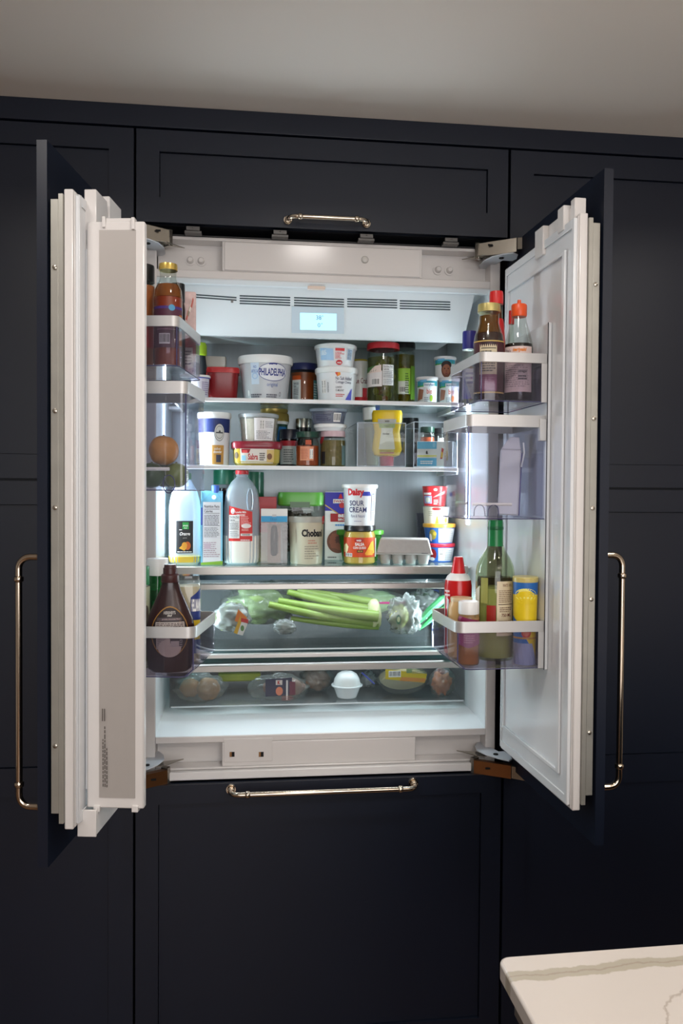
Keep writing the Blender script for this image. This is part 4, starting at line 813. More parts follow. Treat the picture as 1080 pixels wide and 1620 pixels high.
L = i.lab(p, 3.2, .95); R_d = (206, 52, 50); L.quad([(-.62, .25), (.60, .25), (.60, .56), (-.62, .62)], R_d); L.ell(-.42, .565, .10, .03, (225, 215, 215)); L.rect(-.46, .54, -.38, .56, (200, 190, 190)); L.text('Lowfat Milk', -.28, .545, .3, .565, W_, .02); L.text('ORGANIC', -.22, .515, .25, .535, W_, .02); L.facts(-.60, .28, -.06, .525, (232, 232, 230)); L.lines(.0, .42, .52, .52, 6, (240, 170, 165), .5, .3); L.ell(.28, .41, .25, .024, (236, 225, 222)); L.rect(.0, .305, .58, .33, (230, 225, 222)); L.barcode(.06, .308, .5, .328); L.lines(.05, .36, .5, .385, 2, (240, 190, 180), .5); L.lines(.0, .258, .55, .275, 1, W_, .5); L.build(i.root)
i = Item('lidded_jar', 'dark jar with a green lid behind the milk carton', 'jar', 337, 379, 744, .40, s3); p = [(.9, 0), (.95, .8)]; i.lathe('jar_glass', GLASSR, p); content(FD('dark_coffee', (30, 20, 18)), i, p, .74); i.lathe('lid', PL('forest_lid', (22, 86, 62), .3), lidp(1, .84, 1)); i.root.name = 'food_jar'
i = Item('lidded_jar', 'dark jar with a green lid behind and right of the milk jug', 'jar', 383, 417, 747, .41, s3); i.lathe('jar_glass', GLASSR, p); content(FD('dark_coffee', (30, 20, 18)), i, p, .74); i.lathe('lid', PL('forest_lid', (22, 86, 62)), lidp(1, .72, 1)); i.root.name = 'food_jar'
i = Item('red_box', 'plain red box behind the cartridge pack', 'box', 400, 437, 786, .335, s3, dep=.036); i.box('box_body', PL('box_red', (176, 26, 34), .4), -1, 1, -1, 1, .45, 1); i.box('box_base', PL('box_olive', (120, 116, 70)), -1, 1, -1, 1, 0, .45); i.root.name = 'food_box'
# filter cartridge pack
i = Item('filter_pack', 'clear blister pack with a black ribbed cartridge and a blue and white header', 'package', 412, 455, 805, .245, s3, dep=.04)
i.box('tray', clear('blister', (240, 238, 236), .03, (175, 168, 165), .05, 1.5), -1, 1, -1, 1, 0, .76); i.box('header', PL('carton_white', (232, 232, 228)), -.97, .97, -.9, .9, .76, 1)
MB().lathe([(.0055, .15*i.h), (.009, .19*i.h), (.0098, .5*i.h), (.008, .66*i.h), (.004, .70*i.h)], 24, c=(0, -.002, 0)).build('cartridge', PL('near_black', (24, 26, 26)), i.root, world=False)
for k in range(14): MB().box(.007, .0125, -.004, .002, (.2+k*.028)*i.h, (.21+k*.028)*i.h).build('rib', PL('near_black', (24, 26, 26)), i.root, world=False)
MB().box(-.018, .018, .005, .015, .02*i.h, .72*i.h).build('backing_card', PL('card_brown', (140, 120, 108), noise_amt=.3, nscale=40), i.root, world=False)
L = i.flat(-.92); L.rect(-.95, .765, .95, .87, (60, 160, 210)); L.text('filter', -.3, .79, .2, .84, (40, 120, 170)); L.rect(-.15, .86, .15, .90, (200, 200, 198)); L.build(i.root)
# yogurt tub and glass box
i = Item('yogurt_tub', 'large cream-coloured yogurt tub with black serif lettering', 'tub', 455.5, 513, 817, .262, s3, rot=6)
p = [(.84, 0), (.87, .03), (.95, .86), (.98, .88)]; i.lathe('tub_body', PL('cream_tub', (214, 206, 182), .35), p); i.lathe('lid', clear('milky_lid', (214, 214, 205), .6, (214, 212, 200), .1, 1.4), [(1, .88), (1.0, .97), (.96, 1), (0, 1)])
L = i.lab(p); L.text('Chobani', -.38, .58, 1.0, .74, (30, 30, 32), .05); L.lines(.0, .44, .8, .54, 2, (200, 130, 110), .4, .5); L.lines(-.2, .12, .8, .42, 6, (150, 146, 130), .35, .5); L.rect(-.75, .45, -.72, .75, (180, 172, 150)); L.ell(1.1, .93, .2, .09, (200, 60, 60)); L.build(i.root)
i = Item('glass_container', 'square glass box of leafy greens with a bright green lid', 'container', 439, 511, 779, .385, s3)
p = [(.74, 0), (.90, .84)]; i.lathe('container_body', GLASS, p, e=5, sy=.7, n=48); b = MB()
for k in range(24): b.blob((random.uniform(-.6, .6)*i.r, random.uniform(-.4, .4)*i.r, random.uniform(.15, .72)*i.h), (.011, .009, .010), .5, 2.5, k, 12, 8)
b.build('salad_leaves', FD('dark_salad', (48, 40, 28), .4, .6, 90), i.root, world=False)['kind'] = 'stuff'
i.lathe('lid', PL('lid_green', (92, 170, 62), .3), [(.93, .80), (1, .82), (1, .95), (.96, 1), (0, 1)], e=5, sy=.7, n=48)
MB().box(-.45*i.r, .4*i.r, -.72*i.r, -.70*i.r, .78*i.h, .86*i.h).build('clip', PL('lid_green_dark', (50, 96, 44), .3), i.root, world=False)
# beef broth carton
i = Item('broth_carton', 'white and blue broth carton standing behind the sour cream', 'carton', 514, 560, 778, .395, s3, dep=.05)
i.box('carton_body', PL('carton_white', (232, 232, 228)), -1, 1, -1, 1, 0, 1); L = i.flat(); L.rect(-1, .72, 1, .99, (58, 52, 160)); L.quad([(-1, .80), (-.0, .66), (1, .72), (1, .8)], (58, 52, 160)); L.quad([(-1, .795), (-.0, .655), (0, .67), (-1, .815)], (206, 170, 90)); L.rect(-.45, .83, .9, .89, W_); L.text('SWANSON', -.42, .84, .85, .88, (180, 30, 40), .03); L.quad([(-.1, .9), (.2, .9), (.1, .97), (0, .96)], (200, 40, 50)); L.ell(.15, .80, .2, .04, (200, 60, 60)); L.rect(-.62, .56, .95, .68, (160, 30, 34)); L.text('BEEF', -.1, .625, .7, .67, W_, .04); L.text('BROTH', -.1, .575, .7, .61, W_, .02); L.lines(-.3, .50, .5, .54, 1, (90, 150, 210), .6); L.ell(-.1, .27, .75, .17, (120, 70, 50)); L.ell(-.1, .28, .6, .13, (150, 84, 60), wob=.1); L.ell(.0, .3, .3, .06, (94, 50, 38), wob=.2); L.lines(-.8, .03, -.2, .06, 1, (120, 120, 120), .6); L.build(i.root)
i = Item('green_bowl', 'green glass bowl behind the salsa jar', 'bowl', 532, 606, 838, .322, s3); i.lathe('bowl_body', clear('green_bowl', (110, 180, 90), .45, (70, 150, 60), .1, 1.4), [(.6, 0), (.72, .02), (.92, .85)], sy=.5); i.lathe('rim', PL('lid_green', (92, 170, 62)), [(.94, .83), (1, .86), (1, .98), (.95, 1), (0, 1)], sy=.5)
# salsa jar, sour cream
i = Item('salsa_jar', 'wide jar of salsa con queso with a black lid, under the sour cream tub', 'jar', 543, 594, 831, .24, s3)
p = [(.88, 0), (.98, .05), (.98, .74), (.90, .84), (.88, .87)]; i.lathe('jar_glass', GLASS, p); content(FD('queso', (222, 186, 88), .35, .12, 30), i, p, .84, .97); i.lathe('lid', PL('black_lid', (24, 26, 28)), lidp(.97, .87, 1))
L = i.lab(p); L.rect(-1.35, .20, 1.35, .70, (206, 74, 32)); L.ell(-.05, .63, .28, .05, (180, 40, 40)); L.text('weis', -.2, .60, .1, .66, W_, .03); L.text('SALSA', -.28, .49, .30, .57, W_, .04); L.text('CON QUESO', -.40, .40, .40, .47, W_, .03); L.rect(-.15, .32, .22, .385, K_); L.text('MEDIUM', -.1, .335, .17, .37, (230, 190, 40), .01); L.quad([(.32, .28), (1.1, .30), (.95, .62), (.75, .58)], (236, 180, 60)); L.quad([(.35, .25), (.9, .25), (1.0, .36), (.5, .4)], (226, 156, 50)); L.ell(-.95, .42, .22, .12, (236, 220, 170), wob=.15); L.barcode(-.98, .21, -.45, .30); L.rect(1.15, .2, 1.4, .68, (226, 220, 210)); L.build(i.root)
low = i
i = Item('sour_cream_tub', 'tall white sour cream tub with red and blue lettering, on the salsa jar', 'tub', 540, 597, 766.5, .24, s3+low.h, rot=3)
p = [(.80, 0), (.81, .02), (.90, .90), (.93, .92)]; i.lathe('tub_body', WTUB, p); i.lathe('lid', WP, [(.96, .90), (1, .93), (1, .98), (.97, 1), (0, 1)])
L = i.lab(p); L.quad([(.0, .72), (.72, .72), (.62, .82), (.1, .82)], (48, 60, 160)); L.text('Daisy', -.82, .68, .22, .90, (200, 40, 50), .05); L.text('SOUR', -.70, .48, .22, .61, (46, 52, 100), .015); L.text('CREAM', -.76, .32, .40, .45, (46, 52, 100), .015); L.text('Pure & Natural', -.62, .20, .30, .27, (70, 76, 120)); L.lines(-.4, .1, .2, .13, 1, (150, 150, 180), .5); L.facts(.78, .1, 1.15, .82, (214, 222, 238)); L.build(i.root)
# egg carton
i = Item('egg_carton', 'grey moulded pulp egg carton, closed', 'carton', 596, 682, 850, .245, s3, dep=.08)
PULP = PL('pulp_grey', (176, 172, 168), .85, noise_amt=.08, nscale=90, bump=.25)
b = MB(); w, h = i.r, i.h; d = .038
def frus(b, x0, x1, y0, y1, z0, X0, X1, Y0, Y1, z1, n=4):
    b.add([(x0, y0, z0), (x1, y0, z0), (x1, y1, z0), (x0, y1, z0), (X0, Y0, z1), (X1, Y0, z1), (X1, Y1, z1), (X0, Y1, z1)], [(0, 1, 2, 3), (4, 5, 6, 7), (0, 1, 5, 4), (1, 2, 6, 5), (2, 3, 7, 6), (3, 0, 4, 7)])
frus(b, -w, w, -d, d, .40*h, -w*.86, w*.86, -d*.8, d*.8, .97*h); b.build('lid', PULP, i.root, .004, world=False)
b = MB(); frus(b, -w*.80, w*.80, -d*.82, -d*.78, .50*h, -w*.76, w*.76, -d*.8, -d*.76, .90*h)
MB().box(-w*1.02, w*1.02, -d*1.03, d*1.03, .37*h, .41*h).build('flange', PULP, i.root, .001, world=False)
for cx in (-.68, -.23, .23, .68):
    for cy in (-.5, .5):
        MB().lathe([(.14*w, 0), (.17*w, .03*h), (.235*w, .39*h)], 20, c=(cx*w, cy*d, 0)).build('egg_cup', PULP, i.root, world=False)
MB().box(-w*.95, w*.95, -d*.1, d*.1, .15*h, .38*h).build('cup_bridge', PULP, i.root, world=False)
L = Label(lambda q, t, hh: (q*w, -d*(1-.2*(t-.4)/.57)-hh, t*h), 9); L.lines(.62, .42, .9, .47, 1, (90, 90, 95), .5); L.build(i.root)
# stack of four tubs at the right
i = Item('fruit_tub', 'blue tub with a red rim at the bottom of the right-hand stack', 'tub', 669, 719, 859, .33, s3)
p = [(.78, 0), (.95, .84)]
def ftub(i, body, rim, ill):
    i.lathe('tub_body', body, p); i.lathe('rim', rim, [(.97, .80), (1, .84), (1, .96), (.96, 1), (0, 1)]); L = i.lab(p); L.rect(-.05, .05, 1.3, .76, (186, 188, 190)); L.rect(.0, .35, .4, .74, (225, 225, 222)); L.lines(.05, .42, .35, .68, 3, K_, .4); L.lines(.45, .1, 1.2, .7, 6, (140, 142, 146), .5)
    for a in ill: L.ell(*a)
    L.build(i.root)
ftub(i, PL('tub_blue', (36, 92, 176), .3), PL('rim_red', (176, 40, 58), .3), [(-.45, .42, .28, .30, (140, 24, 30)), (-.5, .15, .2, .1, (220, 220, 225))]); h4 = i.h
i = Item('fruit_tub', 'blue tub with an orange rim, second from the bottom of the right-hand stack', 'tub', 669, 720, 828, .33, s3+h4)
ftub(i, PL('tub_blue', (36, 92, 176)), PL('rim_orange', (214, 160, 60), .3), [(-.45, .45, .26, .26, (150, 140, 60)), (-.62, .3, .1, .2, (235, 235, 235)), (-.3, .5, .12, .1, (200, 170, 60))]); h5 = i.h
i = Item('fruit_tub', 'cream and yellow cup, second from the top of the right-hand stack', 'cup', 668, 711, 800.5, .33, s3+h4+h5)
i.lathe('cup_body', PL('cup_cream', (218, 214, 196), .35), [(.85, 0), (.95, .95), (0, 1)]); L = i.lab([(.85, 0), (.95, .95)]); L.ell(.05, .84, .35, .09, (170, 40, 40)); L.quad([(-.05, .02), (.25, .02), (.12, .42), (.05, .42)], (222, 206, 50)); L.lines(-.6, .45, .3, .75, 3, (170, 170, 150), .4); L.ell(.9, .2, .15, .15, (205, 190, 80)); L.build(i.root); h6 = i.h
i = Item('fruit_tub', 'red cup with white print at the top of the right-hand stack', 'cup', 668, 707, 768.5, .33, s3+h4+h5+h6)
i.lathe('cup_body', PL('cup_red', (196, 40, 44), .35), [(.84, 0), (1, .96), (0, 1)], e=2.5); L = i.lab([(.84, 0), (1, .96)], 2.5); L.rect(-1.0, .12, -.25, .5, (150, 160, 200)); L.rect(-1.0, .55, -.3, .65, (230, 225, 225)); L.ell(-.6, .3, .2, .13, (215, 220, 205)); L.quad([(-.2, .4), (.9, .62), (.9, .78), (.2, .55)], (232, 170, 165)); L.lines(-.1, .08, .3, .35, 3, (240, 205, 200), .5); L.ell(.05, .8, .15, .07, (235, 180, 175)); L.build(i.root)
i = Item('clear_cup', 'clear plastic cup tucked behind the stack of tubs', 'cup', 658, 688, 812, .415, s3); i.lathe('cup_body', BIND, [(.75, 0), (1, 1), (.96, 1), (.72, .03)]); i.lathe('cup_base', BIND, [(.72, .0), (.72, .03), (0, .03)])
# ---- crisper drawers
def at(px, py, Y): return PY(px, py, Y)
zf = 1.0335; zf2 = .8845
def bag(px, py, Y, wpx, hpx, dep, label, m=BAG, seed=1, cat='bag', amt=.12, name='produce_bag', flatz=None):
    c = at(px, py, Y); a = at(px+wpx/2, py, Y).x-c.x; hh = c.z-at(px, py+hpx/2, Y).z; fl = zf if c.z > 1.0 else zf2; c.z = max(c.z, fl+.0006+.92*hh)
    T = thing(name, label, cat, (c.x, Y, c.z-hh)); MB().blob((0, 0, hh), (a, dep, hh), amt, 3.2, seed, 40, 28, flat=-hh*.92).build('bag', m, T, world=False, smooth=80)
    T['half_height'] = hh; return T, a, hh
def inb(T, c, r, m, name, seed=1, amt=.15, freq=2.0, rot=0): return MB().blob(c, r, amt, freq, seed, 30, 20, rot=rot, flat=.10*T['half_height']-c[2]).build(name, m, T, world=False, smooth=80)
T, a, h = bag(367, 977, .235, 56, 46, .03, 'clear bag of mixed vegetables with an orange and yellow tag', BAGH, 3)
inb(T, (0, .0, h), (a*.8, .02, h*.8), FD('mixed_veg', (92, 98, 66), .5, .6, 70), 'vegetables', 4, .3)
L = Label(lambda s, t, hh: (s*a, -.0335-hh, t*2*h), 9); L.quad([(.15, .45), (.35, .85), (.85, .55), (.6, .35)], (206, 110, 30)); L.quad([(.1, .05), (.3, .0), (.62, .5), (.45, .6)], (196, 150, 30)); L.quad([(.3, .0), (.6, -.05), (.88, .35), (.55, .45)], (210, 205, 200)); L.quad([(.5, .42), (.9, .36), (.92, .5), (.5, .55)], (180, 30, 30)); L.ell(.58, .2, .1, .1, (80, 120, 60)); L.build(T, 'tag')
T, a, h = bag(412, 956, .34, 110, 66, .06, 'bag of pale green lettuce behind the tagged vegetable bag', BAG, 5); inb(T, (0, 0, h), (a*.86, .05, h*.86), FD('lettuce', (128, 152, 92), .5, .35, 25), 'lettuce', 6, .25, 2.5)
T, a, h = bag(450, 992, .222, 36, 24, .018, 'small bag with a dark green avocado under the celery', BAGH, 8); inb(T, (0, 0, h*.95), (a*.72, .013, h*.72), FD('avocado', (64, 76, 40), .4, .3, 50), 'avocado', 9, .06)
# celery
T = thing('celery', 'bunch of celery stalks lying across the upper crisper, cut end to the right', 'vegetable', tuple(at(540, 965, .26))); o0 = T.location
CEL = FD('celery', (132, 160, 70), .35, .18, 14, stretch=(1, 12, 12)); CELP = FD('celery_base', (206, 214, 160), .4, .12, 30)
st = [((598, 968), (520, 955), (455, 936), .27, 10), ((598, 962), (540, 948), (470, 934), .30, 9), ((597, 985), (530, 982), (425, 956), .25, 10), ((598, 990), (540, 990), (460, 978), .26, 7), ((597, 975), (530, 968), (440, 950), .25, 10), ((596, 955), (545, 943), (490, 936), .30, 8)]
for k, (A, B_2, C_, Y, rp) in enumerate(st):
    path = []; rad = []
    for j in range(13):
        t = j/12; x = (1-t)**2*A[0]+2*t*(1-t)*B_2[0]+t*t*C_[0]; y = (1-t)**2*A[1]+2*t*(1-t)*B_2[1]+t*t*C_[1]
        path.append(at(x, y, Y+.01*math.sin(t*3+k))); rad.append(rp/1303*2.28*(.95-.45*t))
    MB().tube(path, rad, 12).build('stalk', CEL, T)
q = at(592, 971, .265); MB().blob(tuple(q), (.020, .030, .042), .08, 2, 3, 28, 20, rot=.1).build('celery_base', CELP, T)
T, a, h = bag(583, 952, .400, 112, 42, .038, 'zip bag of pale green cabbage with a pink seal in the upper crisper', BAG, 11); inb(T, (0, 0, h), (a*.85, .03, h*.85), FD('cabbage', (182, 206, 150), .5, .2, 20), 'cabbage', 12, .15)
A_, B_ = at(586, 954, .35), at(641, 953, .35); MB().box(A_.x, B_.x, .349, .352, A_.z-.003, A_.z+.003).build('zip_seal', PL('zip_pink', (206, 60, 130)), T, .0008)
T, a, h = bag(640, 974, .235, 52, 62, .028, 'white crinkled plastic bag with pale fruit at the right of the celery', BAGH, 14, amt=.2); inb(T, (-a*.35, .0, h*.95), (a*.55, .02, h*.62), FD('pale_fruit', (190, 188, 110), .4, .15, 30), 'fruit', 15, .08)
L = Label(lambda s, t, hh: (s*a, -.031-hh, t*2*h), 9); L.ell(-.5, .45, .14, .12, (60, 110, 90)); L.ell(-.5, .45, .09, .07, (190, 200, 160)); L.build(T, 'sticker')
T, a, h = bag(494, 942, .42, 56, 26, .025, 'bag of dark leafy greens at the back of the upper crisper', BAG, 16); inb(T, (0, 0, h), (a*.85, .025, h*.85), FD('kale', (34, 62, 38), .5, .6, 60), 'leaves', 17, .4, 3)
T, a, h = bag(674, 950, .37, 50, 36, .035, 'grey-green hazy bag at the back right of the upper crisper', BAGH, 18, amt=.2); inb(T, (0, 0, h), (a*.8, .03, h*.8), FD('grey_greens', (84, 100, 84), .5, .4, 50), 'leaves', 19, .3, 3)
T = thing('leek_leaf', 'bright green leek leaves slanting at the right of the upper crisper', 'vegetable', tuple(at(678, 975, .25)))
for k, (xa, ya, xb, yb) in enumerate(((655, 992, 700, 948), (662, 996, 708, 962), (690, 956, 710, 945))):
    A_, B_ = at(xa, ya, .245+.012*k), at(xb, yb, .26+.012*k); m_ = (A_+B_)/2+Vector((0, -.004, .006))
    MB().tube([A_, m_, B_], [.004, .010, .012], 8).build('leaf', FD('leek', (60, 150, 90), .4, .2, 20), T)
T = thing('blue_packet', 'blue packet edge standing at the back right of the upper crisper', 'packet', tuple(at(690, 940, .43)))
A_, B_ = at(683, 965, .44), at(694, 933, .44); MB().box(A_.x, B_.x, .438, .450, zf+.001, B_.z).build('packet_body', PL('packet_blue', (40, 84, 180), .3), T, .001)
# lower crisper
BUN = FD('bread_crust', (150, 104, 62), .6, .3, 30)
T, a, h = bag(318, 1089, .235, 78, 46, .03, 'clear bag of round bread rolls at the left of the lower crisper', BAG, 21)
inb(T, (a*.30, -.004, h*.95), (.031, .016, .031), BUN, 'bread_roll', 22, .05); inb(T, (-a*.45, .006, h*1.0), (.027, .014, .026), BUN, 'bread_roll', 23, .05)
T = thing('snack_packet', 'yellow and green packet lying behind the bread rolls', 'packet', tuple(at(375, 1070, .35)))
A_, B_ = at(345, 1082, .35), at(412, 1063, .35); MB().box(A_.x, B_.x, .33, .37, zf2+.03, B_.z).build('packet_body', PL('packet_yellow', (136, 140, 40), .3, noise_amt=.4, nscale=25), T, .004)
T, a, h = bag(440, 1088, .235, 92, 42, .026, 'clear packet of sliced meat with a navy label in the lower crisper', BAG, 25, name='meat_packet', cat='packet')
inb(T, (a*.2, .0, h), (a*.75, .018, h*.7), FD('deli_meat', (150, 110, 96), .4, .2, 40), 'sliced_meat', 26, .05)
L = Label(lambda s, t, hh: (s*a, -.0285-hh, t*2*h), 9); L.quad([(-.45, .25), (.45, .3), (.45, .95), (-.45, .9)], (52, 54, 80)); L.rect(-.1, .68, .12, .86, (226, 215, 210)); L.text('K', -.04, .7, .06, .84, (190, 40, 40), .05); L.ell(.02, .45, .12, .16, (222, 130, 100)); L.rect(.25, .12, .31, .85, (226, 220, 218)); L.rect(.36, .3, .56, .8, (110, 50, 70)); L.lines(.1, .1, .5, .28, 3, (170, 110, 110), .5); L.build(T)
T, a, h = bag(500, 1084, .335, 50, 38, .035, 'bag of brown ground meat in the middle of the lower crisper', BAG, 28); inb(T, (0, 0, h), (a*.82, .03, h*.82), FD('ground_meat', (128, 88, 66), .6, .4, 70), 'ground_meat', 29, .2, 3)
i = Item('white_dome', 'white dome-lidded plastic dish in the middle of the lower crisper', 'dish', 524, 573, 1062, .245, zf2); i.root.name = 'domed_dish'
i.lathe('dish_base', WTUB, [(.5, 0), (.62, .03), (.86, .42)]); i.lathe('rim', WTUB, [(.90, .42), (1.0, .45), (1.0, .49), (.90, .50)]); i.lathe('dome_lid', WP, [(.88, .49), (.80, .72), (.62, .90), (.35, .99), (0, 1)])
T = thing('zip_bag', 'clear zip bag with a blue seal beside the domed dish', 'bag', tuple(at(590, 1085, .30))); A_, B_ = at(572, 1064, .27), at(592, 1082, .27)
MB().tube([A_, B_], .0022, 8).build('zip_seal', PL('zip_blue', (70, 80, 170)), T); zc = at(582, 1088, .36); MB().blob((zc.x, zc.y, zf2+.0200), (.024, .02, .024), .2, 3, 5, 30, 20, flat=-.018).build('bag', BAGH, T, smooth=80)
T = thing('tortilla_packet', 'clear packet of stacked flour tortillas with a yellow label', 'packet', tuple(at(640, 1106, .27)))
c0 = at(637, 1084, .27); c0.z += .019; TOR = FD('tortilla', (206, 192, 150), .6, .12, 40)
for k in range(7):
    rr = .066-abs(k-3)*.0008; tl = math.radians(62)
    MB().lathe([(rr*.97, -.0013), (rr, 0), (rr*.97, .0013)], 36, fn=lambda x, y, z, k=k, c0=c0: (c0.x+x*1.0, c0.y+k*.008-.020+y*.45+z*.8, c0.z+.0-y*.52*1.0+z*.6)).build('tortilla', TOR, T)
MB().blob((c0.x, c0.y, c0.z), (.072, .050, .042), .05, 3, 31, 36, 24, flat=-.034-.012).build('bag', BAG, T, smooth=80)
iw = lambda s, t, hh: wmat(T).inverted() @ Vector((c0.x+(s-.5)*.13, .222-hh-.0*t, c0.z+.005+t*.035))
L = Label(iw, 9); L.quad([(.05, .15), (.9, -.2), (.95, .5), (.05, .95)], (196, 172, 40)); L.quad([(.35, .0), (.9, -.15), (.92, .15), (.4, .3)], (196, 130, 60)); L.barcode(.12, .3, .38, .8); L.rect(.5, .6, .62, 1, (110, 130, 90)); L.lines(.62, .55, .95, .95, 3, (150, 150, 110), .5); L.build(T)
T, a, h = bag(699, 1086, .24, 40, 46, .028, 'clear bag of orange and red peppers at the right of the lower crisper', BAG, 33); inb(T, (-.002, 0, h*.95), (a*.72, .02, h*.75), FD('orange_pepper', (186, 98, 44), .35, .3, 30), 'pepper', 34, .25, 2.4); inb(T, (0, .004, h*1.55), (a*.5, .012, h*.35), FD('red_pepper', (130, 44, 36), .35, .3, 30), 'pepper', 35, .2)
# ---- door bins, right
b1 = bz['R1']+.0026; b2 = bz['R2']+.0026; b3 = bz['R3']+.0026
BOT = [(.90, 0), (.99, .02), (1, .05), (1, .42), (.90, .54), (.62, .70), (.52, .80), (.52, .86)]
i = Item('sauce_bottle', 'round jar bottle of dark sauce with a gold lid on the right door', 'bottle', 749, 796, 482.5, -.294, b1, rot=4)
p = [(.92, 0), (1, .02), (1, .60), (.93, .68), (.75, .76), (.66, .81), (.66, .92)]; i.lathe('bottle_glass', GLASS, p); content(FD('teriyaki', (52, 26, 22), .25), i, p, .70, .95); content(clear('amber_smear', (190, 140, 70), .5, (130, 90, 40), .1, 1.3), i, p, .88, .93, name='sauce_smear', base=.705); i.lathe('lid', PL('gold_metal', (190, 176, 112), .3, metal=.5), lidp(.74, .92, 1, .03))
L = i.lab(p); L.rect(-1.2, .10, 1.2, .60, (74, 40, 46)); L.rect(-.65, .27, .48, .61, (206, 192, 160)); L.text('Nutrition Facts', -.58, .57, .4, .60, K_, .02); L.rect(-.55, .53, .42, .538, K_); L.lines(-.58, .30, .4, .52, 9, (80, 76, 70), .5); L.rect(-.62, .10, .48, .27, (140, 84, 108)); L.lines(-.5, .12, .4, .25, 7, (170, 120, 140), .5); L.rect(-1.2, .08, 1.2, .095, (190, 160, 90)); L.rect(-1.2, .60, 1.2, .612, (190, 160, 90)); L.build(i.root)
i = Item('soy_bottle', 'flared soy sauce bottle with an orange cap on the right door', 'bottle', 798, 842, 475, -.306, b1, rot=-3)
p = [(.94, 0), (1, .02), (1, .52), (.95, .58), (.76, .68), (.56, .77), (.46, .85)]; i.lathe('bottle_glass', GLASS, p); content(FD('soy', (26, 16, 16), .2), i, p, .565, .96)
i.lathe('cap', PL('orange_cap', (226, 84, 34), .35), [(.50, .835), (.54, .85), (.54, .945), (.5, .955), (.15, .96), (.12, 1), (0, 1)]); L = i.lab(p); L.rect(-1.1, .09, 1.1, .53, (212, 190, 184)); L.text("Ota's", -.95, .475, -.5, .505, (90, 70, 80), .02); L.text('teriyaki', -.35, .47, .6, .515, (214, 120, 30), .04, .25); L.lines(-.9, .14, .9, .36, 11, (150, 136, 136), .4, .3); L.rect(0, .2, .7, .31, (176, 160, 158)); L.text('vinegar', .05, .27, .65, .30, K_, .02); L.rect(-.95, .30, -.4, .305, K_); L.lines(0.05, .21, .65, .26, 2, K_, .5); L.build(i.root)
i = Item('sauce_bottle', 'red-capped sauce bottle with a red neck sleeve behind the gold-lidded one', 'bottle', 768, 800, 462, -.222, b1)
p = [(.92, 0), (1, .02), (1, .40), (.9, .5), (.62, .72), (.58, .88)]; i.lathe('bottle_glass', GLASSG, p); content(FD('chili_sauce', (120, 50, 26)), i, [(.92, 0), (1, .02), (1, .40), (.9, .5), (.62, .72), (.58, .88)], .84, .9); i.lathe('neck_sleeve', PL('bright_red', (206, 36, 34), .35), [(.96, .46), (.76, .72), (.66, .76)]); i.lathe('cap', PL('bright_red', (206, 36, 34)), [(.66, .89), (.66, .97), (.6, 1), (0, 1)])
i = Item('sauce_bottle', 'small bottle with a red cap hidden behind the orange-capped bottle', 'bottle', 801, 815, 492, -.235, b1); i.lathe('bottle_glass', GLASS, BOT); i.lathe('cap', PL('bright_red', (206, 36, 34)), lidp(.6, .86, 1))
i = Item('spice_jar', 'small glass jar with a ribbed blue cap at the back of the right door bin', 'jar', 731, 753, 525, -.20, b1); p = [(.9, 0), (1, .02), (1, .70), (.9, .76)]; i.lathe('jar_glass', GLASS, p); content(FD('capers', (120, 128, 70), .5, .5, 90), i, p, .6); i.lathe('cap', PL('cobalt', (40, 44, 128), .35), [(1, .76), (1, .98), (.95, 1), (0, 1)]); L = i.lab(p); L.rect(-1.2, .1, 1.2, .5, (214, 214, 226)); L.quad([(-.8, .1), (.4, .1), (-.4, .3), (-.7, .4)], (90, 80, 180)); L.lines(-.5, .3, .8, .48, 3, (110, 100, 170), .5); L.build(i.root)
# deep bin: tall milky pouch
i = Item('plastic_pouch', 'tall milky plastic pouch leaning in the deep right door bin', 'pouch', 788, 822, 692, -.25, b2+.0022, dep=.03, tilt=(0, 2))
PCH = clear('pouch_film', (236, 236, 240), .72, (226, 222, 226), .25, 1.4)
i.box('pouch_body', PCH, -1, .85, -1, 1, 0, .84, bevel=.004); i.box('violet_side', clear('violet_film', (120, 110, 190), .5, (130, 124, 190), .2, 1.4), .86, .95, -.9, .9, 0, .8); MB().prism([(-.95*i.r, .84*i.h), (.82*i.r, .84*i.h), (.6*i.r, i.h), (-.2*i.r, i.h)], -.012, .012, fn=lambda x, z, y: (x, y, z)).build('pouch_top', PCH, i.root, .002, world=False)
MB().tube([(.9*i.r, -.02, .62*i.h), (1.1*i.r, -.02, .80*i.h), (.98*i.r, -.02, .93*i.h)], .0018, 8).build('clip', WP, i.root, world=False)
# bottom bin
i = Item('cream_can', 'red whipped cream can with a tapered red cap on the right door', 'can', 703, 745, 881, -.185, b3, rot=8)
p = [(.97, 0), (1, .01), (1, .70), (.93, .76)]; i.lathe('can_body', PL('can_red', (190, 26, 30), .2), p); i.lathe('shoulder', WP, [(.93, .76), (.80, .80), (.55, .83)]); i.lathe('cap', PL('cap_bright_red', (204, 24, 32), .3), [(.54, .82), (.52, .84), (.34, .99), (.3, 1), (0, 1)])
L = i.lab(p); L.quad([(-1.4, 0), (1.4, 0), (1.4, .42), (-1.4, .60)], (205, 205, 205)); L.text('Reddi', -1.0, .36, .35, .47, (30, 30, 45), .05, .2); L.text('wip', -.6, .24, .3, .34, (30, 30, 45), .05, .2); L.lines(-.5, .05, .6, .2, 5, (130, 130, 150), .5); L.lines(-1.3, .60, -.7, .68, 2, (240, 220, 220), .5); L.build(i.root)
i = Item('spread_jar', 'peach-coloured jar behind the small white-capped bottle', 'jar', 709, 749, 945, -.248, b3); i.lathe('jar_body', PL('peach', (206, 168, 112), .35), [(.85, 0), (1, .04), (1, .82), (.8, .95), (.78, .96)]); i.lathe('lid', PL('peach_lid', (214, 190, 150), .35), lidp(.84, .94, 1))
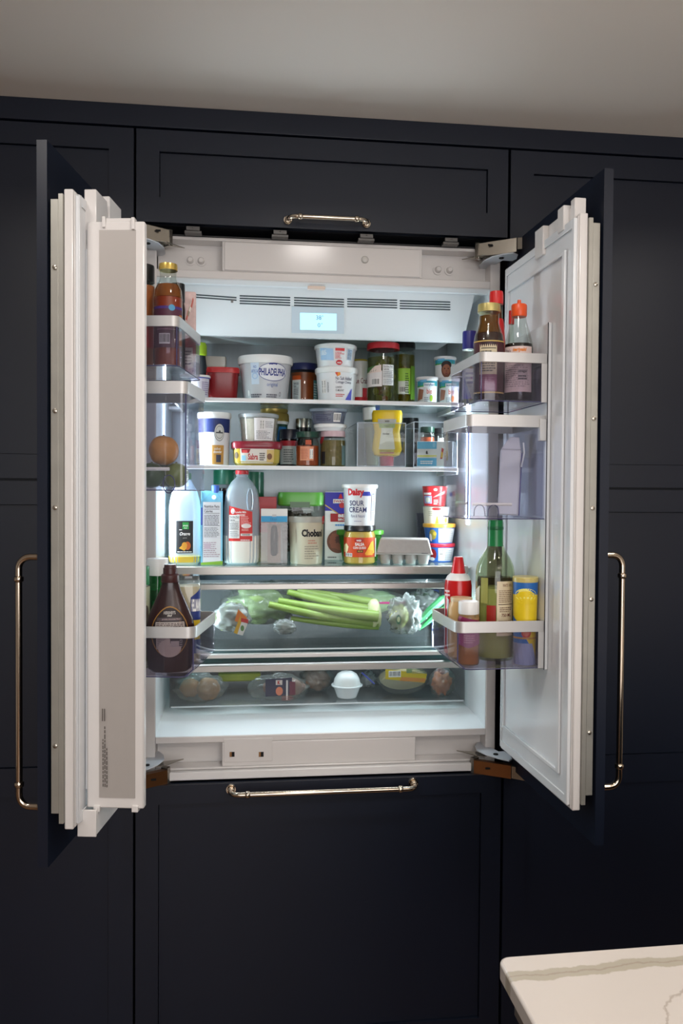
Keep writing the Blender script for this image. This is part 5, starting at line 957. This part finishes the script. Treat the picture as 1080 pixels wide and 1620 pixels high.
i = Item('spice_bottle', 'small bottle with a white cap and purple and orange label on the right door', 'bottle', 724, 757.5, 951, -.312, b3)
p = [(.92, 0), (1, .02), (1, .74), (.9, .80)]; i.lathe('bottle_body', clear('bottle_clear_warm', (226, 206, 170), .2, (214, 186, 140), .1, 1.4), p); content(FD('mango_sauce', (206, 140, 60), .4, .15), i, p, .72); i.lathe('cap', WP, [(.92, .80), (.95, .82), (.95, .98), (.9, 1), (0, 1)])
L = i.lab(p); L.rect(-1.3, .62, 1.3, .68, (214, 150, 60)); L.quad([(-1.3, .70), (1.3, .66), (1.3, .70), (-1.0, .78)], (130, 40, 80)); L.quad([(-1.3, .34), (0, .28), (0, .52), (-1.3, .52)], (150, 60, 110)); L.quad([(0, .28), (1.3, .34), (1.3, .52), (0, .52)], (150, 60, 110)); L.rect(-1.3, .52, 1.3, .60, (196, 120, 110)); L.lines(-.4, .36, .6, .5, 4, (190, 120, 150), .5); L.build(i.root)
i = Item('wine_bottle', 'white wine bottle with a green foil neck on the right door', 'bottle', 753, 812, 823, -.255, b3, rot=0)
p = [(.92, 0), (1, .017), (1, .62), (.95, .67), (.78, .725), (.54, .775), (.40, .815), (.365, .87), (.365, .985)]
i.lathe('bottle_glass', clear('wine_glass', (226, 232, 210), .0, (200, 210, 180), .02, 1.5), p, n=48); content(clear('white_wine', (232, 232, 176), .55, (216, 216, 150), .02, 1.2), i, p, .515, .95, name='wine')
i.lathe('foil', PL('foil_green', (20, 120, 62), .3), [(.405, .812), (.40, .82), (.385, .985), (.37, 1), (0, 1)]); i.lathe('foil_ring', PL('foil_green_dark', (14, 96, 50), .3), [(.395, .93), (.41, .935), (.41, .95), (.395, .955)])
L = i.lab(p); L.rect(.10, 0.182, 1.05, 0.570, (214, 200, 170)); L.text('WHITE WINE', .40, 0.530, .98, 0.552, (110, 60, 50), .01); L.lines(.2, 0.421, .98, 0.513, 7, (140, 116, 96), .45, .2); L.rect(.18, 0.404, 1, 0.409, (90, 70, 60)); L.lines(.25, 0.353, .95, 0.393, 3, (120, 96, 80), .45); L.text('750 ML', .35, 0.319, .9, 0.342, (110, 60, 50), .02); L.lines(.2, 0.205, .95, 0.302, 6, (150, 126, 104), .4, .3); L.quad([(-1.2, .27), (-.85, .27), (-.85, .53), (-1.2, .50)], (206, 200, 180)); L.rect(-.75, 0.410, -.35, 0.592, (150, 150, 80)); L.rect(-.4, 0.273, .06, 0.399, (150, 40, 30)); L.build(i.root)
i = Item('flagon', 'round-shouldered glass bottle of dark wine behind the white wine bottle', 'bottle', 755, 811, 862, -.181, b3); i.root.name = 'wine_bottle'
p = [(.9, 0), (1, .02), (1, .66), (.92, .78), (.70, .90), (.42, 1.0)]; i.lathe('bottle_glass', GLASS, p, sy=.6, n=48); content(FD('red_wine', (58, 20, 24), .25, .1, 5), i, p, .70, .96, sy=.6, name='wine')
i = Item('drink_canister', 'blue and yellow lemonade mix canister at the right of the bottom door bin', 'canister', 811, 849, 912, -.318, b3, rot=4)
p = [(.84, 0), (.86, .02), (.98, .94)]; i.lathe('canister_body', PL('canister_yellow', (226, 196, 30), .35), p); i.lathe('lid', PL('canister_lid', (196, 180, 110), .3), [(1, .94), (1.02, .96), (1.02, .99), (.97, 1), (0, 1)])
L = i.lab(p); L.rect(-1.4, .80, 1.4, .94, (40, 100, 170)); L.ell(0, .80, .95, .075, (236, 226, 120)); L.ell(0, .77, .92, .075, (226, 196, 30)); L.quad([(-1.4, .25), (.3, .25), (-.8, .50), (-1.4, .56)], (40, 110, 180)); L.quad([(-1.4, .0), (1.3, .0), (.6, .25), (-1.4, .25)], (150, 160, 190)); L.ell(.05, .38, .42, .07, (206, 66, 50)); L.ell(.05, .38, .3, .045, (226, 120, 90)); L.rect(-1.3, .30, 1.3, .32, (200, 150, 70)); L.build(i.root)
# ---- door bins, left
a1 = bz['L1']+.0026; a2 = bz['L2']+.0026; a3 = bz['L3']+.0026
i = Item('barbecue_jar', 'tall jar of reddish barbecue sauce with a gold lid on the left door', 'jar', 242.5, 289, 419, -.292, a1)
p = [(.92, 0), (1, .02), (1, .67), (.93, .75), (.64, .83), (.57, .86), (.57, .94)]; i.lathe('jar_glass', GLASS, p); content(FD('barbecue_sauce', (150, 52, 18), .3, .15, 20), i, p, .67, .95); content(clear('sauce_film', (214, 160, 100), .45, (176, 104, 50), .1, 1.3), i, p, .80, .97, name='sauce_film', base=.675); i.lathe('lid', PL('gold_bright', (206, 176, 90), .22, metal=.6), lidp(.64, .94, 1, .02))
L = i.lab(p); L.rect(-1.2, .18, 1.2, .55, (84, 44, 62)); L.rect(-1.2, .55, 1.2, .575, (74, 50, 120)); L.ell(.25, .56, .22, .03, (80, 150, 190)); L.barcode(-.62, .215, .12, .315); L.lines(-.8, .35, .5, .42, 3, (150, 110, 130), .4); L.rect(.8, .2, 1.1, .5, (180, 110, 50)); L.build(i.root)
i = Item('spice_jar', 'orange spice jar with a black ribbed lid, half hidden by the door flap', 'jar', 206, 245, 421, -.262, a1); p = [(.92, 0), (1, .02), (1, .80), (.9, .84)]; i.lathe('jar_glass', GLASS, p); content(FD('orange_spice', (176, 96, 46), .6, .25, 80), i, p, .80, .96); i.lathe('lid', PL('black_lid', (24, 26, 28)), lidp(.97, .84, 1)); L = i.lab(p); L.rect(-.4, .2, 1.2, .45, (160, 40, 30)); L.build(i.root)
i = Item('sauce_jar', 'jar with a plain black lid behind the barbecue sauce on the left door', 'jar', 268, 293, 450, -.222, a1); p = [(.92, 0), (1, .02), (1, .72), (.85, .80)]; i.lathe('jar_glass', GLASSR, p); content(FD('dark_jam', (62, 22, 20)), i, p, .70); i.lathe('lid', PL('black_lid', (24, 26, 28)), lidp(.95, .80, 1))
i = Item('snack_pouch', 'pink and white patterned pouch at the far end of the left door bin', 'pouch', 284, 310, 463, -.165, a1, dep=.026); i.box('pouch_body', PL('pouch_pink', (206, 178, 174), .5, noise_amt=.3, nscale=70), -1, 1, -1, 1, 0, 1, bevel=.004)
L = i.flat(); L.rect(-1, .25, 1, .48, (170, 40, 50)); L.rect(-.6, .12, .6, .34, (206, 196, 186)); L.lines(-.5, .14, .5, .32, 5, (90, 70, 70), .5); 
for k in range(9): L.quad([(-.9+.2*k % 1.4, .52+.05*k), (-.7+.2*k % 1.4, .50+.05*k), (-.5+.2*k % 1.4, .60+.05*k), (-.6+.2*k % 1.4, .63+.05*k)], ((190, 100, 90), (150, 140, 120), (225, 215, 205))[k % 3])
L.build(i.root)
for (px, py, Y, rx, rz, m_, nm, lb, cat) in ((259, 712.5, -.262, .0305, .0305, FD('orange_peel', (186, 122, 46), .45, .1, 90, bump=.2), 'orange_fruit', 'orange resting on the green produce in the deep left door bin', 'fruit'), (240, 752, -.275, .026, .026, FD('lime_dark', (54, 72, 36), .35, .2, 30), 'avocado', 'dark green avocado at the bottom left of the deep left door bin', 'fruit'), (279, 752, -.25, .026, .026, FD('pear_green', (106, 118, 60), .35, .2, 30), 'pear', 'olive green pear at the bottom right of the deep left door bin', 'fruit'), (262, 752, -.20, .025, .026, FD('lime_dark', (54, 72, 36)), 'avocado', 'dark green avocado at the back of the deep left door bin', 'fruit')):
    c = at(px, py, Y); c.z = max(c.z, a2+rz) if nm != 'orange_fruit' else c.z
    T = thing(nm, lb, cat, (c.x, c.y, c.z-rz)); MB().blob((0, 0, rz), (rx, rx, rz), .03, 1.5, 3, 32, 22).build('flesh', m_, T, world=False, smooth=80); MB().lathe([(.0028, 2*rz-.002), (.002, 2*rz+.002)], 8).build('stem', FD('stem', (90, 84, 50)), T, world=False)
# bottom left bin
i = Item('syrup_bottle', 'dark brown chocolate syrup bottle with an oval label on the left door', 'bottle', 230, 308, 893, -.305, a3, rot=0)
p = [(.72, 0), (.88, .03), (.94, .12), (.99, .30), (1, .40), (.92, .50), (.70, .62), (.44, .75), (.35, .82), (.34, .84)]; SYR = PL('syrup_brown', (44, 20, 20), .22)
i.lathe('bottle_body', SYR, p, sy=.52, n=56); i.lathe('cap', PL('cap_brown', (62, 30, 30), .35), [(.36, .835), (.37, .84), (.37, .90), (.33, .91), (.29, .915), (.29, .965), (.26, .97), (.24, 1), (.18, 1), (0, .985)])
L = i.lab(p, sy=.52); GO = (150, 108, 46); L.ell(-.02, .385, .84, .235, GO); L.ell(-.02, .385, .79, .222, (36, 22, 24))
L.text("HERSHEY'S", -.32, .545, .26, .575, (170, 165, 160), .04); L.text('SYRUP', -.13, .525, .08, .54, (220, 215, 205), .03); L.rect(-.6, .485, .52, .515, (74, 64, 66)); L.text('genuine chocolate flavor', -.36, .493, .46, .508, (200, 170, 170)); L.rect(-.64, .425, .62, .475, (176, 166, 160)); L.lines(-.60, .43, .58, .472, 3, (70, 50, 50), .5, 0)
L.rect(-.58, .225, -.02, .375, (170, 156, 148)); L.lines(-.52, .235, -.08, .365, 7, (110, 96, 92), .45, .1); L.ell(-.02, .235, .48, .085, (184, 166, 154)); L.rect(.0, .28, .56, .365, (52, 40, 42)); L.rect(.02, .245, .5, .30, (170, 156, 150)); L.rect(.36, .25, .55, .345, (50, 44, 46)); L.lines(.38, .26, .53, .34, 4, (150, 140, 138), .5); L.build(i.root)
i = Item('mayonnaise_jar', 'clear jar of mayonnaise with a blue and yellow label on the left door', 'jar', 276, 318, 910, -.216, a3, rot=0)
p = [(.88, 0), (.98, .03), (1, .80), (.94, .93), (.84, .97), (.84, 1.0)]; i.lathe('jar_glass', clear('jar_plastic', (232, 236, 234), .05, rough=.05, ior=1.5), p, e=3, n=48); content(FD('mayonnaise', (214, 196, 162), .5, .05, 10), i, p, .88, .95, 3)
L = i.lab(p, 3); L.rect(.25, .25, .95, .62, (222, 190, 50)); L.quad([(.2, .50), (.98, .50), (.98, .86), (.2, .76)], (40, 56, 120)); L.text('HELLMANN', .26, .60, .96, .74, W_, .04); L.text('mayo', .5, .34, .85, .44, (50, 50, 80), .02); L.rect(.25, .12, .98, .28, (36, 52, 116)); L.build(i.root)
i = Item('green_bottle', 'green glass bottle with a white cap behind the syrup on the left door', 'bottle', 232.5, 266, 883.5, -.215, a3)
p = [(.9, 0), (1, .02), (1, .72), (.88, .80), (.86, .84)]; i.lathe('bottle_body', clear('green_plastic', (60, 150, 90), .25, (60, 130, 80), .05, 1.45), p); content(FD('green_content', (24, 84, 44)), i, p, .7); i.lathe('cap', WP, lidp(1, .84, 1)); L = i.lab(p); L.rect(-.5, .3, .6, .6, (26, 110, 60)); L.build(i.root)
i = Item('green_bottle', 'pale bottle with a green cap at the far left of the bottom left door bin', 'bottle', 207, 237, 896, -.262, a3); i.root.name = 'dressing_bottle'
p = [(.9, 0), (1, .02), (1, .80)]; i.lathe('bottle_body', PL('dressing_pale', (176, 180, 150), .35), p); i.lathe('cap', PL('foil_green', (20, 120, 62)), lidp(.95, .82, 1)); L = i.lab(p); L.ell(.7, .5, .3, .12, (90, 80, 70)); L.rect(-.5, 0, 1.3, .3, (120, 130, 50)); L.build(i.root)
